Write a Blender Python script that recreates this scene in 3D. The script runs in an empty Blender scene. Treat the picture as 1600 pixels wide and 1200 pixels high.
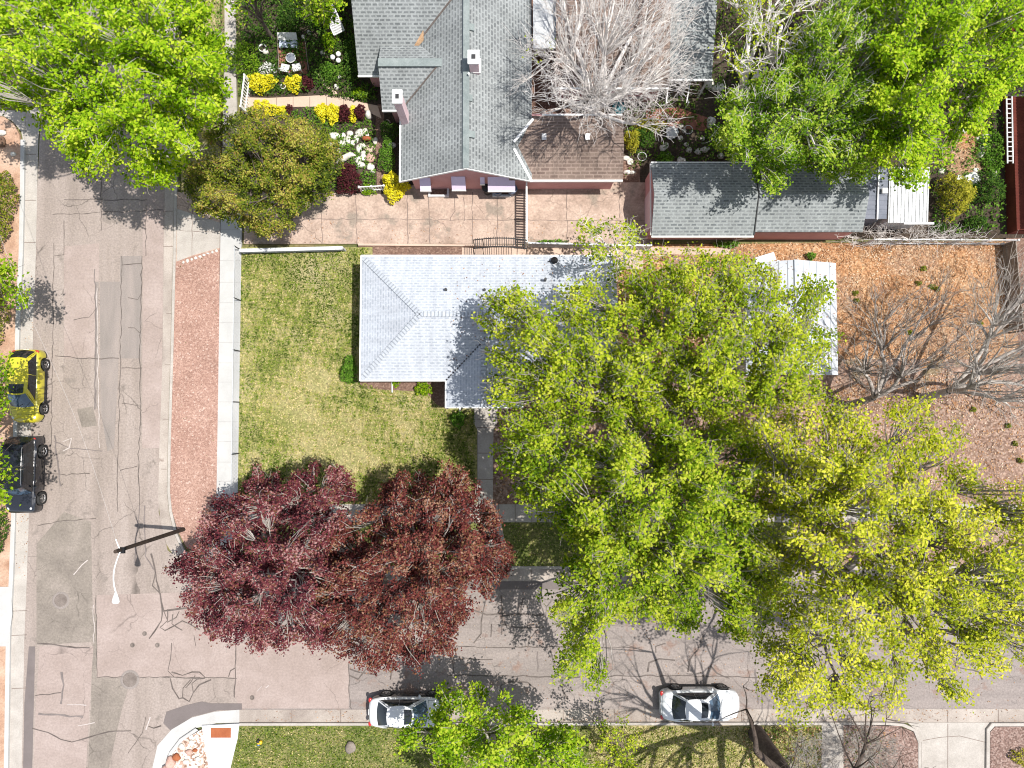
import bpy, bmesh, math, random
import numpy as np
from mathutils import Vector, Matrix
R_ = math.radians
sc = bpy.context.scene
col = sc.collection
# ---------------------------------------------------------------- camera, sky, sun, exposure
H = 41.0; FPX = 1066.0; TILT = R_(2.5)
cam_d = bpy.data.cameras.new("camera"); cam = bpy.data.objects.new("camera", cam_d); col.objects.link(cam)
cam.location = (0, 0, H); cam.rotation_euler = (TILT, 0, 0)
cam_d.sensor_width = 36; cam_d.lens = 36*FPX/1600; cam_d.clip_start = 1; cam_d.clip_end = 2000
sc.camera = cam
SUN_EL = 68.0
w = bpy.data.worlds.new("World"); sc.world = w; w.use_nodes = True
nt = w.node_tree; bg = nt.nodes["Background"]
sky = nt.nodes.new("ShaderNodeTexSky"); sky.sky_type = 'NISHITA'; sky.sun_disc = False
sky.sun_elevation = R_(SUN_EL); sky.sun_rotation = R_(90)
hs = nt.nodes.new('ShaderNodeHueSaturation'); hs.inputs['Saturation'].default_value = .55; nt.links.new(sky.outputs[0], hs.inputs['Color']); nt.links.new(hs.outputs[0], bg.inputs[0]); bg.inputs[1].default_value = 0.14
sd = bpy.data.lights.new("sun", 'SUN'); sd.energy = 4.9; sd.angle = R_(0.5); sd.color = (1, .96, .895)
so = bpy.data.objects.new("sun", sd); col.objects.link(so); so.location = (30, 0, 60)
dirv = Vector((math.cos(R_(SUN_EL)), -0.02, math.sin(R_(SUN_EL))))
so.rotation_euler = dirv.to_track_quat('Z', 'Y').to_euler()
sc.view_settings.view_transform = 'Standard'; sc.view_settings.look = 'None'
sc.view_settings.exposure = 0.40; sc.view_settings.gamma = 1.0
sc.cycles.filter_width = 1.1
sc.render.resolution_x = 1024; sc.render.resolution_y = 768

# ---------------------------------------------------------------- helpers
CT, ST = math.cos(TILT), math.sin(TILT)
def P(px, py, z=0.0):
    "point of the place seen at photo pixel (px,py) whose real height is z"
    u = (px-800)/FPX; v = (600-py)/FPX
    d = (u, v*CT+ST, v*ST-CT); k = (z-H)/d[2]
    return Vector((d[0]*k, d[1]*k, z))
def Pn(px, py, z):
    u = (px-800)/FPX; v = (600-py)/FPX
    dz = v*ST-CT; k = (z-H)/dz
    return np.stack([u*k, (v*CT+ST)*k, z+0*u], -1)
def gxy(px, py): p = P(px, py, .12); return p.x, p.y

def tag(o, label=None, cat=None, group=None, kind=None):
    if label: o['label'] = label
    if cat: o['category'] = cat
    if group: o['group'] = group
    if kind: o['kind'] = kind
    return o
def empty(name, loc, label, cat, group=None, rz=0):
    o = bpy.data.objects.new(name, None); col.objects.link(o); o.location = loc; o.rotation_euler = (0, 0, rz)
    o.empty_display_size = .2
    return tag(o, label, cat, group)
def origin(o):
    v = Vector((0, 0, 0))
    while o is not None: v = v+o.location; o = o.parent
    return v
def copy_tree(o, parent=None):
    c = o.copy(); col.objects.link(c); c.parent = parent
    for ch in [x for x in col.objects if x.parent == o]: copy_tree(ch, c)
    return c
class MB:
    def __init__(s): s.v = []; s.f = []; s.uv = []; s.sm = []
    def add(s, vs, fs, smooth=False, uvs=None):
        n = len(s.v); s.v += [tuple(p) for p in vs]
        for i, f in enumerate(fs):
            s.f.append([n+k for k in f]); s.sm.append(smooth)
            s.uv.append(uvs[i] if uvs else [(0, 0)]*len(f))
    def box(s, c, size, rz=0, rx=0, ry=0):
        M = Matrix.Translation(c) @ Matrix.Rotation(rz, 4, 'Z') @ Matrix.Rotation(rx, 4, 'X') @ Matrix.Rotation(ry, 4, 'Y')
        a, b, d = size[0]/2, size[1]/2, size[2]/2
        vs = [M @ Vector((x*a, y*b, z*d)) for z in (-1, 1) for x, y in ((-1, -1), (1, -1), (1, 1), (-1, 1))]
        s.add(vs, [(3, 2, 1, 0), (4, 5, 6, 7), (0, 1, 5, 4), (1, 2, 6, 5), (2, 3, 7, 6), (3, 0, 4, 7)])
    def beam(s, a, b, wd, ht):
        a = Vector(a); b = Vector(b); d = b-a; L = d.length
        q = d.to_track_quat('X', 'Z'); c = (a+b)/2
        vs = [c + q @ Vector((x*L/2, y*wd/2, z*ht/2)) for z in (-1, 1) for x, y in ((-1, -1), (1, -1), (1, 1), (-1, 1))]
        s.add(vs, [(3, 2, 1, 0), (4, 5, 6, 7), (0, 1, 5, 4), (1, 2, 6, 5), (2, 3, 7, 6), (3, 0, 4, 7)])
    def prism(s, pts, zt, zb):
        n = len(pts)
        ar = sum(pts[i][0]*pts[(i+1) % n][1]-pts[(i+1) % n][0]*pts[i][1] for i in range(n))
        if ar < 0: pts = pts[::-1]
        s.add([(p[0], p[1], zt) for p in pts]+[(p[0], p[1], zb) for p in pts],
              [list(range(n))]+[(i, n+i, n+(i+1) % n, (i+1) % n) for i in range(n)]+[list(range(2*n-1, n-1, -1))])
    def tube(s, pts, rs, k=8, cap=True):
        pts = [Vector(p) for p in pts]; n = len(pts)
        if not hasattr(rs, '__len__'): rs = [rs]*n
        vs = []
        for i, p in enumerate(pts):
            t = (pts[min(i+1, n-1)]-pts[max(i-1, 0)]).normalized()
            a = t.cross(Vector((0, 0, 1)) if abs(t.z) < .9 else Vector((1, 0, 0))).normalized(); b = t.cross(a)
            for j in range(k):
                th = 2*math.pi*j/k; vs.append(p+(a*math.cos(th)+b*math.sin(th))*rs[i])
        fs = [(i*k+j, i*k+(j+1) % k, (i+1)*k+(j+1) % k, (i+1)*k+j) for i in range(n-1) for j in range(k)]
        s.add(vs, fs, True)
        if cap: s.add(vs[:k], [list(range(k))]); s.add(vs[-k:], [list(range(k))[::-1]])
    def lathe(s, prof, k=20, c=(0, 0, 0), ax='Z'):
        vs = []
        for r, z in prof:
            for j in range(k):
                th = 2*math.pi*j/k; x, y = r*math.cos(th), r*math.sin(th)
                vs.append((c[0]+x, c[1]+y, c[2]+z) if ax == 'Z' else (c[0]+x, c[1]+z, c[2]+y))
        n = len(prof)
        s.add(vs, [(i*k+j, i*k+(j+1) % k, (i+1)*k+(j+1) % k, (i+1)*k+j) for i in range(n-1) for j in range(k)], True)
    def roof(s, pts, th=.12):
        "sloping slab: top face with uv in metres along eave / slope"
        pts = [Vector(p) for p in pts]
        n = Vector((0, 0, 0))
        for i in range(len(pts)): n += (pts[i]).cross(pts[(i+1) % len(pts)])
        if n.z < 0: pts = pts[::-1]; n = -n
        n.normalize()
        e = Vector((0, 0, 1)).cross(n); e = e.normalized() if e.length > 1e-4 else Vector((1, 0, 0)); f = n.cross(e)
        uv = [(p.dot(e), p.dot(f)) for p in pts]; m = len(pts)
        s.add(pts, [list(range(m))], False, [uv])
        lo = [p-Vector((0, 0, th)) for p in pts]
        s.add(pts+lo, [(i, m+i, m+(i+1) % m, (i+1) % m) for i in range(m)]+[list(range(2*m-1, m-1, -1))])
    def blob(s, c, r, seed=0, sub=2, rough=.18):
        bm = bmesh.new(); bmesh.ops.create_icosphere(bm, subdivisions=sub, radius=1)
        rg = random.Random(seed); ph = [rg.uniform(0, 6) for _ in range(6)]
        vs = []
        for v in bm.verts:
            p = v.co; k = 1+rough*(math.sin(3*p.x+ph[0])+math.sin(3.3*p.y+ph[1])+math.sin(3.1*p.z+ph[2]))*.6+rough*.4*math.sin(7*p.x+5*p.y+ph[3])
            vs.append((c[0]+p.x*k*r[0], c[1]+p.y*k*r[1], c[2]+p.z*k*r[2]))
        s.add(vs, [[v.index for v in f.verts] for f in bm.faces], sub > 1); bm.free()

def obj(name, mb, m, parent=None, world=True, bevel=0, smooth=None):
    me = bpy.data.meshes.new(name)
    off = origin(parent) if (parent is not None and world) else Vector((0, 0, 0))
    me.from_pydata([(a-off.x, b-off.y, c-off.z) for a, b, c in mb.v], [], mb.f)
    ul = me.uv_layers.new(name="UVMap"); flat = [c for f in mb.uv for p in f for c in p]
    if len(flat) == 2*len(me.loops): ul.data.foreach_set('uv', flat)
    me.polygons.foreach_set('use_smooth', mb.sm if smooth is None else [smooth]*len(mb.f))
    me.materials.append(m); me.update()
    o = bpy.data.objects.new(name, me); col.objects.link(o); o.parent = parent
    if bevel:
        b = o.modifiers.new('b', 'BEVEL'); b.width = bevel; b.segments = 2; b.limit_method = 'ANGLE'
    return o

# ---------------------------------------------------------------- materials
def N(nt, t, **kw):
    n = nt.nodes.new(t)
    for k, v in kw.items(): setattr(n, k, v)
    return n
def ramp(nt, stops):
    r = N(nt, 'ShaderNodeValToRGB'); e = r.color_ramp.elements
    while len(e) > 1: e.remove(e[-1])
    e[0].position = stops[0][0]; e[0].color = (*stops[0][1], 1)
    for p, c in stops[1:]: x = e.new(p); x.color = (*c, 1)
    return r
def coords(nt, scale=(1, 1, 1), kind='Object'):
    tc = N(nt, 'ShaderNodeTexCoord'); mp = N(nt, 'ShaderNodeMapping'); mp.inputs['Scale'].default_value = scale
    nt.links.new(tc.outputs[kind], mp.inputs[0]); return mp.outputs[0]
def noise(nt, co, s, d=6, r=.6, dist=0):
    n = N(nt, 'ShaderNodeTexNoise'); n.inputs['Scale'].default_value = s; n.inputs['Detail'].default_value = d
    n.inputs['Roughness'].default_value = r; n.inputs['Distortion'].default_value = dist
    nt.links.new(co, n.inputs['Vector']); return n.outputs['Fac']
def mix(nt, mode, fac, a, b):
    m = N(nt, 'ShaderNodeMix', data_type='RGBA', blend_type=mode)
    for s, v in ((m.inputs[0], fac), (m.inputs[6], a), (m.inputs[7], b)):
        if hasattr(v, 'links'): nt.links.new(v, s)
        elif isinstance(v, (int, float)) and s.type == 'VALUE': s.default_value = v
        else: s.default_value = (*v, 1) if hasattr(v, '__len__') else (v, v, v, 1)
    return m.outputs[2]
def surf(name, stops, s1=.5, fine=.25, s2=14, rough=.9, bump=.0, stretch=(1, 1, 1), vor=None, metal=0, spec=.3, extra=None, coat=0, crack=None):
    "stops: colour ramp over a broad noise; fine: speckle; vor: (scale, stops, amount) cell colours; extra: second broad tint"
    m = bpy.data.materials.new(name); m.use_nodes = True; nt = m.node_tree; b = nt.nodes['Principled BSDF']
    co = coords(nt, stretch); co1 = coords(nt)
    f = noise(nt, co, s1, 5, .62, .3)
    mr = N(nt, 'ShaderNodeMapRange'); mr.inputs[1].default_value = .3; mr.inputs[2].default_value = .7; nt.links.new(f, mr.inputs[0])
    r = ramp(nt, stops); nt.links.new(mr.outputs[0], r.inputs[0]); c = r.outputs[0]
    if extra:
        e = noise(nt, co1, extra[0], 4, .6); er = ramp(nt, [(extra[2], (0, 0, 0)), (min(1, extra[2]+.08), (1, 1, 1))]); nt.links.new(e, er.inputs[0])
        c = mix(nt, 'MIX', er.outputs[0], c, extra[1])
    if vor:
        v = N(nt, 'ShaderNodeTexVoronoi'); v.inputs['Scale'].default_value = vor[0]; nt.links.new(co1, v.inputs['Vector'])
        sp = N(nt, 'ShaderNodeSeparateColor'); nt.links.new(v.outputs['Color'], sp.inputs[0])
        vr = ramp(nt, vor[1]); nt.links.new(sp.outputs[0], vr.inputs[0]); c = mix(nt, 'MIX', vor[2], c, vr.outputs[0])
    if fine:
        g = noise(nt, co1, s2, 4, .75); gr = ramp(nt, [(.3, (1-fine,)*3), (.7, (1+fine*.6,)*3)]); nt.links.new(g, gr.inputs[0])
        c = mix(nt, 'MULTIPLY', 1.0, c, gr.outputs[0])
    if crack:
        wn = N(nt, 'ShaderNodeTexNoise'); wn.inputs['Scale'].default_value = 1.1; wn.inputs['Detail'].default_value = 5; nt.links.new(co1, wn.inputs['Vector'])
        wa = N(nt, 'ShaderNodeVectorMath', operation='MULTIPLY_ADD'); wa.inputs[1].default_value = (.9, .9, 0); nt.links.new(wn.outputs['Color'], wa.inputs[0]); nt.links.new(co1, wa.inputs[2])
        cv = N(nt, 'ShaderNodeTexVoronoi'); cv.feature = 'DISTANCE_TO_EDGE'; cv.inputs['Scale'].default_value = crack[0]; nt.links.new(wa.outputs[0], cv.inputs['Vector'])
        c0 = ramp(nt, [(0, (1, 1, 1)), (crack[1], (0, 0, 0))]); nt.links.new(cv.outputs['Distance'], c0.inputs[0])
        gm = noise(nt, co1, .33, 3, .6); g0 = ramp(nt, [(.46, (0, 0, 0)), (.6, (crack[2],)*3)]); nt.links.new(gm, g0.inputs[0])
        fc = mix(nt, 'MULTIPLY', 1.0, c0.outputs[0], g0.outputs[0]); c = mix(nt, 'MIX', fc, c, tuple(x*.35 for x in stops[0][1]))
    nt.links.new(c, b.inputs['Base Color'])
    b.inputs['Roughness'].default_value = rough; b.inputs['Metallic'].default_value = metal
    b.inputs['Specular IOR Level'].default_value = spec; b.inputs['Coat Weight'].default_value = coat
    if bump:
        g = noise(nt, co1, s2*1.3, 4, .7); bp = N(nt, 'ShaderNodeBump'); bp.inputs['Strength'].default_value = bump; bp.inputs['Distance'].default_value = .05
        nt.links.new(g, bp.inputs['Height']); nt.links.new(bp.outputs[0], b.inputs['Normal'])
    return m
def plain(name, c, rough=.5, metal=0, coat=0, spec=.5, var=.12):
    return surf(name, [(0, tuple(x*(1-var) for x in c)), (1, tuple(min(1, x*(1+var)) for x in c))], 2.0, .06, 30, rough, 0, metal=metal, coat=coat, spec=spec)
def leafmat(name, stops, trans=.35, rough=.55, sat=None):
    m = bpy.data.materials.new(name); m.use_nodes = True; nt = m.node_tree
    b = nt.nodes['Principled BSDF']; out = nt.nodes['Material Output']
    at = N(nt, 'ShaderNodeAttribute'); at.attribute_name = 'tint'
    r = ramp(nt, stops); nt.links.new(at.outputs['Fac'], r.inputs[0])
    b.inputs['Roughness'].default_value = .7; b.inputs['Specular IOR Level'].default_value = .08
    nt.links.new(r.outputs[0], b.inputs['Base Color'])
    t = N(nt, 'ShaderNodeBsdfTranslucent'); nt.links.new(r.outputs[0], t.inputs[0])
    ms = N(nt, 'ShaderNodeMixShader'); ms.inputs[0].default_value = trans
    nt.links.new(b.outputs[0], ms.inputs[1]); nt.links.new(t.outputs[0], ms.inputs[2]); nt.links.new(ms.outputs[0], out.inputs[0])
    return m
def shingle(name, light, da, db, wd=.42, ht=.17, stain=(.5, .12), mort=.04):
    "courses of laminated tabs: darker dashes (da..db) over a lighter field"
    m = bpy.data.materials.new(name); m.use_nodes = True; nt = m.node_tree; b = nt.nodes['Principled BSDF']
    co = coords(nt, (1, 1, 1), 'UV')
    br = N(nt, 'ShaderNodeTexBrick'); br.offset = .5; br.inputs['Scale'].default_value = 1
    br.inputs['Color1'].default_value = (*da, 1); br.inputs['Color2'].default_value = (*db, 1); br.inputs['Mortar'].default_value = (*light, 1)
    br.inputs['Mortar Size'].default_value = mort; br.inputs['Mortar Smooth'].default_value = .5; br.inputs['Bias'].default_value = 0
    br.inputs['Brick Width'].default_value = wd; br.inputs['Row Height'].default_value = ht
    nz = N(nt, 'ShaderNodeTexNoise'); nz.inputs['Scale'].default_value = 2.2; nt.links.new(co, nz.inputs['Vector'])
    va = N(nt, 'ShaderNodeVectorMath', operation='MULTIPLY_ADD'); va.inputs[1].default_value = (.22, .03, 0)
    nt.links.new(nz.outputs['Color'], va.inputs[0]); nt.links.new(co, va.inputs[2]); nt.links.new(va.outputs[0], br.inputs['Vector'])
    ob = coords(nt)
    n1 = noise(nt, ob, stain[0], 4, .6); r1 = ramp(nt, [(.3, (1-stain[1],)*3), (.7, (1+stain[1]*.6,)*3)]); nt.links.new(n1, r1.inputs[0])
    n2 = noise(nt, ob, 16, 4, .8); r2 = ramp(nt, [(.3, (.8,)*3), (.7, (1.15,)*3)]); nt.links.new(n2, r2.inputs[0])
    us = coords(nt, (2.6, .35, 1), 'UV'); n3 = noise(nt, us, 1.0, 5, .65); r3 = ramp(nt, [(.35, (.88,)*3), (.6, (1.05,)*3)]); nt.links.new(n3, r3.inputs[0]); c = mix(nt, 'MULTIPLY', 1.0, br.outputs['Color'], r1.outputs[0]); c = mix(nt, 'MULTIPLY', 1.0, c, r3.outputs[0]); c = mix(nt, 'MULTIPLY', 1.0, c, r2.outputs[0])
    nt.links.new(c, b.inputs['Base Color']); b.inputs['Roughness'].default_value = .92; b.inputs['Specular IOR Level'].default_value = .2
    return m

M = {}
M['asphalt'] = surf('asphalt', [(0, (.24, .20, .175)), (.5, (.29, .242, .215)), (1, (.34, .288, .26))], .4, .28, 9, .92, .1, stretch=(2.2, .3, 1), extra=(.8, (.225, .19, .168), .6), crack=(.42, .012, .8))
M['asphalt_cross'] = surf('asphalt_cross', [(0, (.20, .172, .16)), (.5, (.25, .215, .20)), (1, (.31, .265, .245))], .4, .28, 9, .92, .1, stretch=(.3, 2, 1), extra=(.9, (.23, .165, .14), .58), crack=(.5, .014, .9))
M['slab_pink'] = surf('slab_pink', [(0, (.27, .215, .19)), (.5, (.31, .25, .225)), (1, (.355, .29, .265))], .5, .2, 8, .92, .05, crack=(.35, .009, .6))
M['patch_grey'] = surf('patch_grey', [(0, (.175, .15, .13)), (.5, (.22, .19, .163)), (1, (.28, .24, .21))], .6, .28, 8, .9, .05, crack=(.5, .012, .8))
M['patch_blue'] = surf('patch_blue', [(0, (.21, .185, .17)), (.5, (.245, .212, .195)), (1, (.285, .243, .222))], .7, .2, 18, .9, .05, stretch=(2, .4, 1))
M['patch_dark'] = surf('patch_dark', [(0, (.135, .115, .11)), (1, (.165, .14, .135))], 1, .12, 30, .9)
M['tar'] = surf('tar', [(0, (.07, .056, .05)), (1, (.15, .125, .113))], 2, .2, 30, .7)
M['tar_soft'] = surf('tar_soft', [(0, (.13, .11, .105)), (1, (.2, .17, .16))], 2, .2, 30, .9)
M['scrape'] = surf('scrape', [(0, (.4, .35, .33)), (1, (.5, .45, .43))], 2, .3, 30, .9)
M['gutter'] = surf('gutter', [(0, (.24, .2, .175)), (.5, (.34, .295, .26)), (1, (.42, .37, .33))], .7, .22, 14, .92, stretch=(.6, .6, 1), extra=(1.3, (.25, .2, .17), .63))
M['concrete_new'] = surf('concrete_new', [(0, (.385, .38, .37)), (1, (.46, .455, .445))], .8, .08, 20, .9)
M['concrete_ramp'] = surf('concrete_ramp', [(0, (.54, .54, .55)), (1, (.6, .6, .61))], .8, .05, 20, .9)
M['concrete_old'] = surf('concrete_old', [(0, (.33, .30, .27)), (1, (.44, .405, .37))], .9, .22, 16, .9)
M['drive_pink'] = surf('drive_pink', [(0, (.29, .215, .17)), (.45, (.40, .30, .245)), (1, (.49, .38, .31))], .9, .3, 7, .92, extra=(.55, (.27, .22, .18), .56), crack=(.4, .008, .8))
M['walk_pink'] = surf('walk_pink', [(0, (.46, .34, .27)), (1, (.54, .41, .33))], .9, .12, 14, .92)
M['joint'] = plain('joint', (.17, .13, .11), .95)
M['joint_light'] = plain('joint_light', (.33, .32, .31), .95)
M['gravel_pink'] = surf('gravel_pink', [(0, (.27, .16, .125)), (.5, (.36, .215, .17)), (1, (.44, .285, .23))], .5, .4, 16, .95, .3, vor=(13, [(0, (.2, .115, .09)), (.5, (.34, .21, .165)), (.9, (.44, .29, .235)), (1, (.58, .46, .4))], .55))
M['gravel_mix'] = surf('gravel_mix', [(0, (.4, .3, .25)), (1, (.5, .42, .36))], .8, .2, 20, .95, .3, vor=(9, [(0, (.16, .09, .06)), (.3, (.42, .27, .2)), (.6, (.55, .46, .4)), (1, (.75, .72, .7))], .9))
M['gravel_red'] = surf('gravel_red', [(0, (.12, .08, .065)), (1, (.25, .165, .14))], .6, .4, 9, .95, .3, vor=(13, [(0, (.09, .055, .045)), (.5, (.23, .145, .12)), (1, (.42, .32, .28))], .6))
M['soil'] = surf('soil', [(0, (.10, .06, .045)), (.5, (.18, .11, .085)), (1, (.28, .18, .14))], 1.2, .35, 12, .97, .3, vor=(14, [(0, (.07, .04, .03)), (.6, (.2, .12, .09)), (1, (.36, .26, .2))], .45))
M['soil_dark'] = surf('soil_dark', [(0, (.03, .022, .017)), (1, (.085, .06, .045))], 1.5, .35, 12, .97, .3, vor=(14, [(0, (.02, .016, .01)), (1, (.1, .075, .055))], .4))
M['verge_dirt'] = surf('verge_dirt', [(0, (.30, .17, .11)), (.5, (.42, .27, .19)), (1, (.5, .36, .27))], .9, .3, 12, .97, .2)
M['mulch'] = surf('mulch', [(0, (.17, .09, .05)), (.35, (.34, .165, .075)), (.7, (.46, .26, .13)), (1, (.42, .32, .22))], .55, .5, 6, .97, .4, vor=(15, [(0, (.10, .045, .022)), (.45, (.36, .17, .08)), (.8, (.46, .28, .15)), (1, (.58, .45, .32))], .6), extra=(.35, (.26, .19, .14), .5))
M['dirt_pink'] = surf('dirt_pink', [(0, (.13, .08, .055)), (.4, (.23, .145, .105)), (.7, (.31, .205, .16)), (1, (.4, .29, .23))], .5, .45, 6, .97, .3, vor=(11, [(0, (.08, .045, .03)), (.6, (.28, .18, .135)), (1, (.48, .38, .31))], .5), extra=(.5, (.13, .12, .05), .58))
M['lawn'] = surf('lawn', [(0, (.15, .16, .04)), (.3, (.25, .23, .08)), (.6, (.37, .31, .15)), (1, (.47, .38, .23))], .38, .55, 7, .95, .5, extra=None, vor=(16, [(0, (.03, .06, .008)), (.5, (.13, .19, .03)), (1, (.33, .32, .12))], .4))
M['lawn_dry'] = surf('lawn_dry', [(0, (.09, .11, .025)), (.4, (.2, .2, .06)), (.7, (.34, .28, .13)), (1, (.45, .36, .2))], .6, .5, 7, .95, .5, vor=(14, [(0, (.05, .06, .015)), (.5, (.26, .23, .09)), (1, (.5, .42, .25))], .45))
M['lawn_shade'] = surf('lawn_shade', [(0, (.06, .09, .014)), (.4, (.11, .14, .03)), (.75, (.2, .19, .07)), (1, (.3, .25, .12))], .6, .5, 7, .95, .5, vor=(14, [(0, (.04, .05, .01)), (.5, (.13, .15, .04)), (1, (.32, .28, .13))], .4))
M['ground'] = surf('ground', [(0, (.08, .10, .03)), (.5, (.16, .15, .06)), (1, (.28, .2, .12))], .2, .4, 6, .97)
M['brick_paving'] = surf('brick_paving', [(0, (.2, .075, .05)), (1, (.34, .15, .11))], 1.5, .25, 10, .95, .2, vor=(6, [(0, (.15, .055, .04)), (1, (.38, .18, .13))], .5))
M['shingle_grey'] = shingle('shingle_grey', (.265, .28, .282), (.12, .13, .134), (.195, .208, .212), .34, .19, (.5, .2), .058)
M['shingle_shed'] = shingle('shingle_shed', (.265, .283, .285), (.125, .137, .145), (.215, .23, .235), .38, .19, (.6, .17), .058)
M['shingle_brown'] = shingle('shingle_brown', (.25, .19, .16), (.14, .10, .085), (.2, .15, .125), .5, .2, (.8, .22), .045)
M['shingle_white'] = shingle('shingle_white', (.45, .475, .52), (.32, .35, .40), (.40, .43, .48), .36, .17, (.4, .07), .055)
M['ridge_green'] = surf('ridge_green', [(0, (.15, .18, .18)), (1, (.25, .28, .275))], 1.5, .2, 14, .9)
M['ridge_white'] = surf('ridge_white', [(0, (.34, .37, .42)), (1, (.5, .53, .57))], 5, .1, 14, .9)
M['white_paint'] = plain('white_paint', (.78, .78, .77), .5, var=.04)
M['old_white'] = surf('old_white', [(0, (.5, .5, .5)), (1, (.68, .68, .69))], 1.2, .2, 14, .7)
M['pink_wall'] = surf('pink_wall', [(0, (.52, .27, .27)), (1, (.6, .33, .33))], 1, .12, 14, .85)
M['pink_pale'] = surf('pink_pale', [(0, (.62, .45, .47)), (1, (.72, .55, .57))], 1, .1, 14, .85)
M['lilac'] = surf('lilac', [(0, (.66, .56, .74)), (1, (.74, .64, .8))], .8, .05, 14, .5)
M['cream_wall'] = plain('cream_wall', (.55, .5, .44), .85)
M['brown_flash'] = surf('brown_flash', [(0, (.3, .17, .09)), (1, (.42, .28, .17))], 2, .3, 14, .9)
M['black'] = plain('black', (.02, .02, .022), .6)
M['black_metal'] = plain('black_metal', (.018, .018, .02), .4, .3)
M['glass'] = plain('glass', (.012, .016, .02), .06, 0, 0, .8)
M['glass_blue'] = plain('glass_blue', (.05, .085, .13), .08, 0, .3, .8)
M['rubber'] = plain('rubber', (.02, .02, .02), .85)
M['steel'] = plain('steel', (.5, .5, .5), .35, .9)
M['galv'] = surf('galv', [(0, (.42, .43, .44)), (1, (.56, .57, .58))], 3, .15, 20, .5, metal=.3)
M['paint_yellow'] = plain('paint_yellow', (.52, .46, .03), .3, 0, .8, var=.03)
M['paint_black'] = plain('paint_black', (.012, .014, .02), .22, 0, 1, var=.05)
M['paint_white'] = plain('paint_white', (.6, .62, .64), .25, 0, .8, var=.02)
def twotone(name, top, low, zc):
    m = plain(name, top, .25, 0, .8, var=.02); nt = m.node_tree; b = nt.nodes['Principled BSDF']; co = coords(nt); sp = N(nt, 'ShaderNodeSeparateXYZ'); nt.links.new(co, sp.inputs[0])
    r = ramp(nt, [(0, low), (zc, low), (zc+.004, top)]); r.color_ramp.interpolation = 'LINEAR'; nt.links.new(sp.outputs[2], r.inputs[0]); nt.links.new(r.outputs[0], b.inputs['Base Color']); return m
M['paint_white_b'] = twotone('paint_white_b', (.62, .63, .64), (.03, .03, .032), .80)
M['plastic_dark'] = plain('plastic_dark', (.03, .03, .032), .6)
M['red_lens'] = plain('red_lens', (.45, .02, .015), .2, 0, .8)
M['clear_lens'] = plain('clear_lens', (.6, .62, .65), .15, 0, .8)
M['pole_wood'] = surf('pole_wood', [(0, (.025, .018, .014)), (1, (.06, .042, .032))], 2, .3, 20, .9)
M['wire'] = plain('wire', (.42, .39, .37), .6)
M['rust'] = surf('rust', [(0, (.26, .075, .03)), (1, (.34, .11, .045))], 2, .15, 20, .8)
M['iron'] = surf('iron', [(0, (.14, .115, .1)), (1, (.22, .185, .165))], 2, .3, 20, .8)
M['red_barn'] = surf('red_barn', [(0, (.12, .025, .018)), (1, (.19, .045, .03))], 1, .25, 14, .8)
M['slate_blue'] = surf('slate_blue', [(0, (.13, .145, .18)), (1, (.19, .2, .24))], 1, .15, 14, .85)
M['tin'] = surf('tin', [(0, (.36, .37, .38)), (.5, (.45, .46, .47)), (1, (.54, .55, .56))], 1.5, .25, 8, .6, metal=.1, extra=(2.5, (.38, .3, .25), .66))
M['wood_grey'] = surf('wood_grey', [(0, (.16, .13, .11)), (1, (.3, .26, .22))], 2, .3, 14, .9)
M['wood_brown'] = surf('wood_brown', [(0, (.10, .06, .04)), (1, (.19, .12, .08))], 2, .3, 14, .9)
M['wood_warm'] = surf('wood_warm', [(0, (.3, .16, .08)), (1, (.42, .25, .14))], 2, .3, 14, .9)
M['rock_white'] = surf('rock_white', [(0, (.45, .42, .37)), (1, (.72, .7, .65))], 3, .25, 10, .9)
M['rock_pink'] = surf('rock_pink', [(0, (.42, .25, .2)), (1, (.55, .38, .32))], 3, .25, 10, .9)
M['blue_bin'] = plain('blue_bin', (.10, .16, .27), .5)
M['teal'] = plain('teal', (.03, .2, .25), .5)
M['bark_grey'] = surf('bark_grey', [(0, (.16, .13, .11)), (.5, (.3, .265, .24)), (1, (.46, .42, .39))], 3, .3, 12, .9)
M['bark_white'] = surf('bark_white', [(0, (.55, .50, .47)), (1, (.82, .78, .75))], 2, .2, 12, .85)
M['bark_pale'] = surf('bark_pale', [(0, (.3, .265, .235)), (1, (.5, .46, .42))], 2, .2, 12, .85)
M['bark_dark'] = surf('bark_dark', [(0, (.045, .032, .026)), (1, (.11, .085, .07))], 3, .3, 12, .95)
M['bark_mid'] = surf('bark_mid', [(0, (.09, .07, .06)), (1, (.2, .16, .14))], 3, .3, 12, .95)
M['lf_maple'] = leafmat('lf_maple', [(0, (.08, .17, .005)), (.45, (.23, .41, .010)), (.8, (.41, .57, .02)), (1, (.58, .68, .06))], 0.5)
M['lf_mid'] = leafmat('lf_mid', [(0, (.05, .12, .008)), (.5, (.15, .28, .014)), (.85, (.29, .43, .028)), (1, (.44, .53, .07))], 0.45)
M['lf_bright'] = leafmat('lf_bright', [(0, (.06, .14, .005)), (.45, (.185, .34, .010)), (.8, (.36, .51, .02)), (1, (.53, .61, .06))], 0.5)
M['lf_elm'] = leafmat('lf_elm', [(0, (.085, .14, .006)), (.4, (.23, .335, .013)), (.75, (.42, .49, .022)), (1, (.58, .61, .07))], 0.45)
M['lf_yellow'] = leafmat('lf_yellow', [(0, (.125, .17, .008)), (.4, (.29, .36, .014)), (.75, (.49, .51, .025)), (1, (.68, .65, .08))], 0.42)
M['lf_olive'] = leafmat('lf_olive', [(0, (.04, .065, .008)), (.4, (.135, .185, .014)), (.72, (.23, .25, .025)), (.86, (.26, .155, .045)), (1, (.42, .39, .08))], 0.3)
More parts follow.
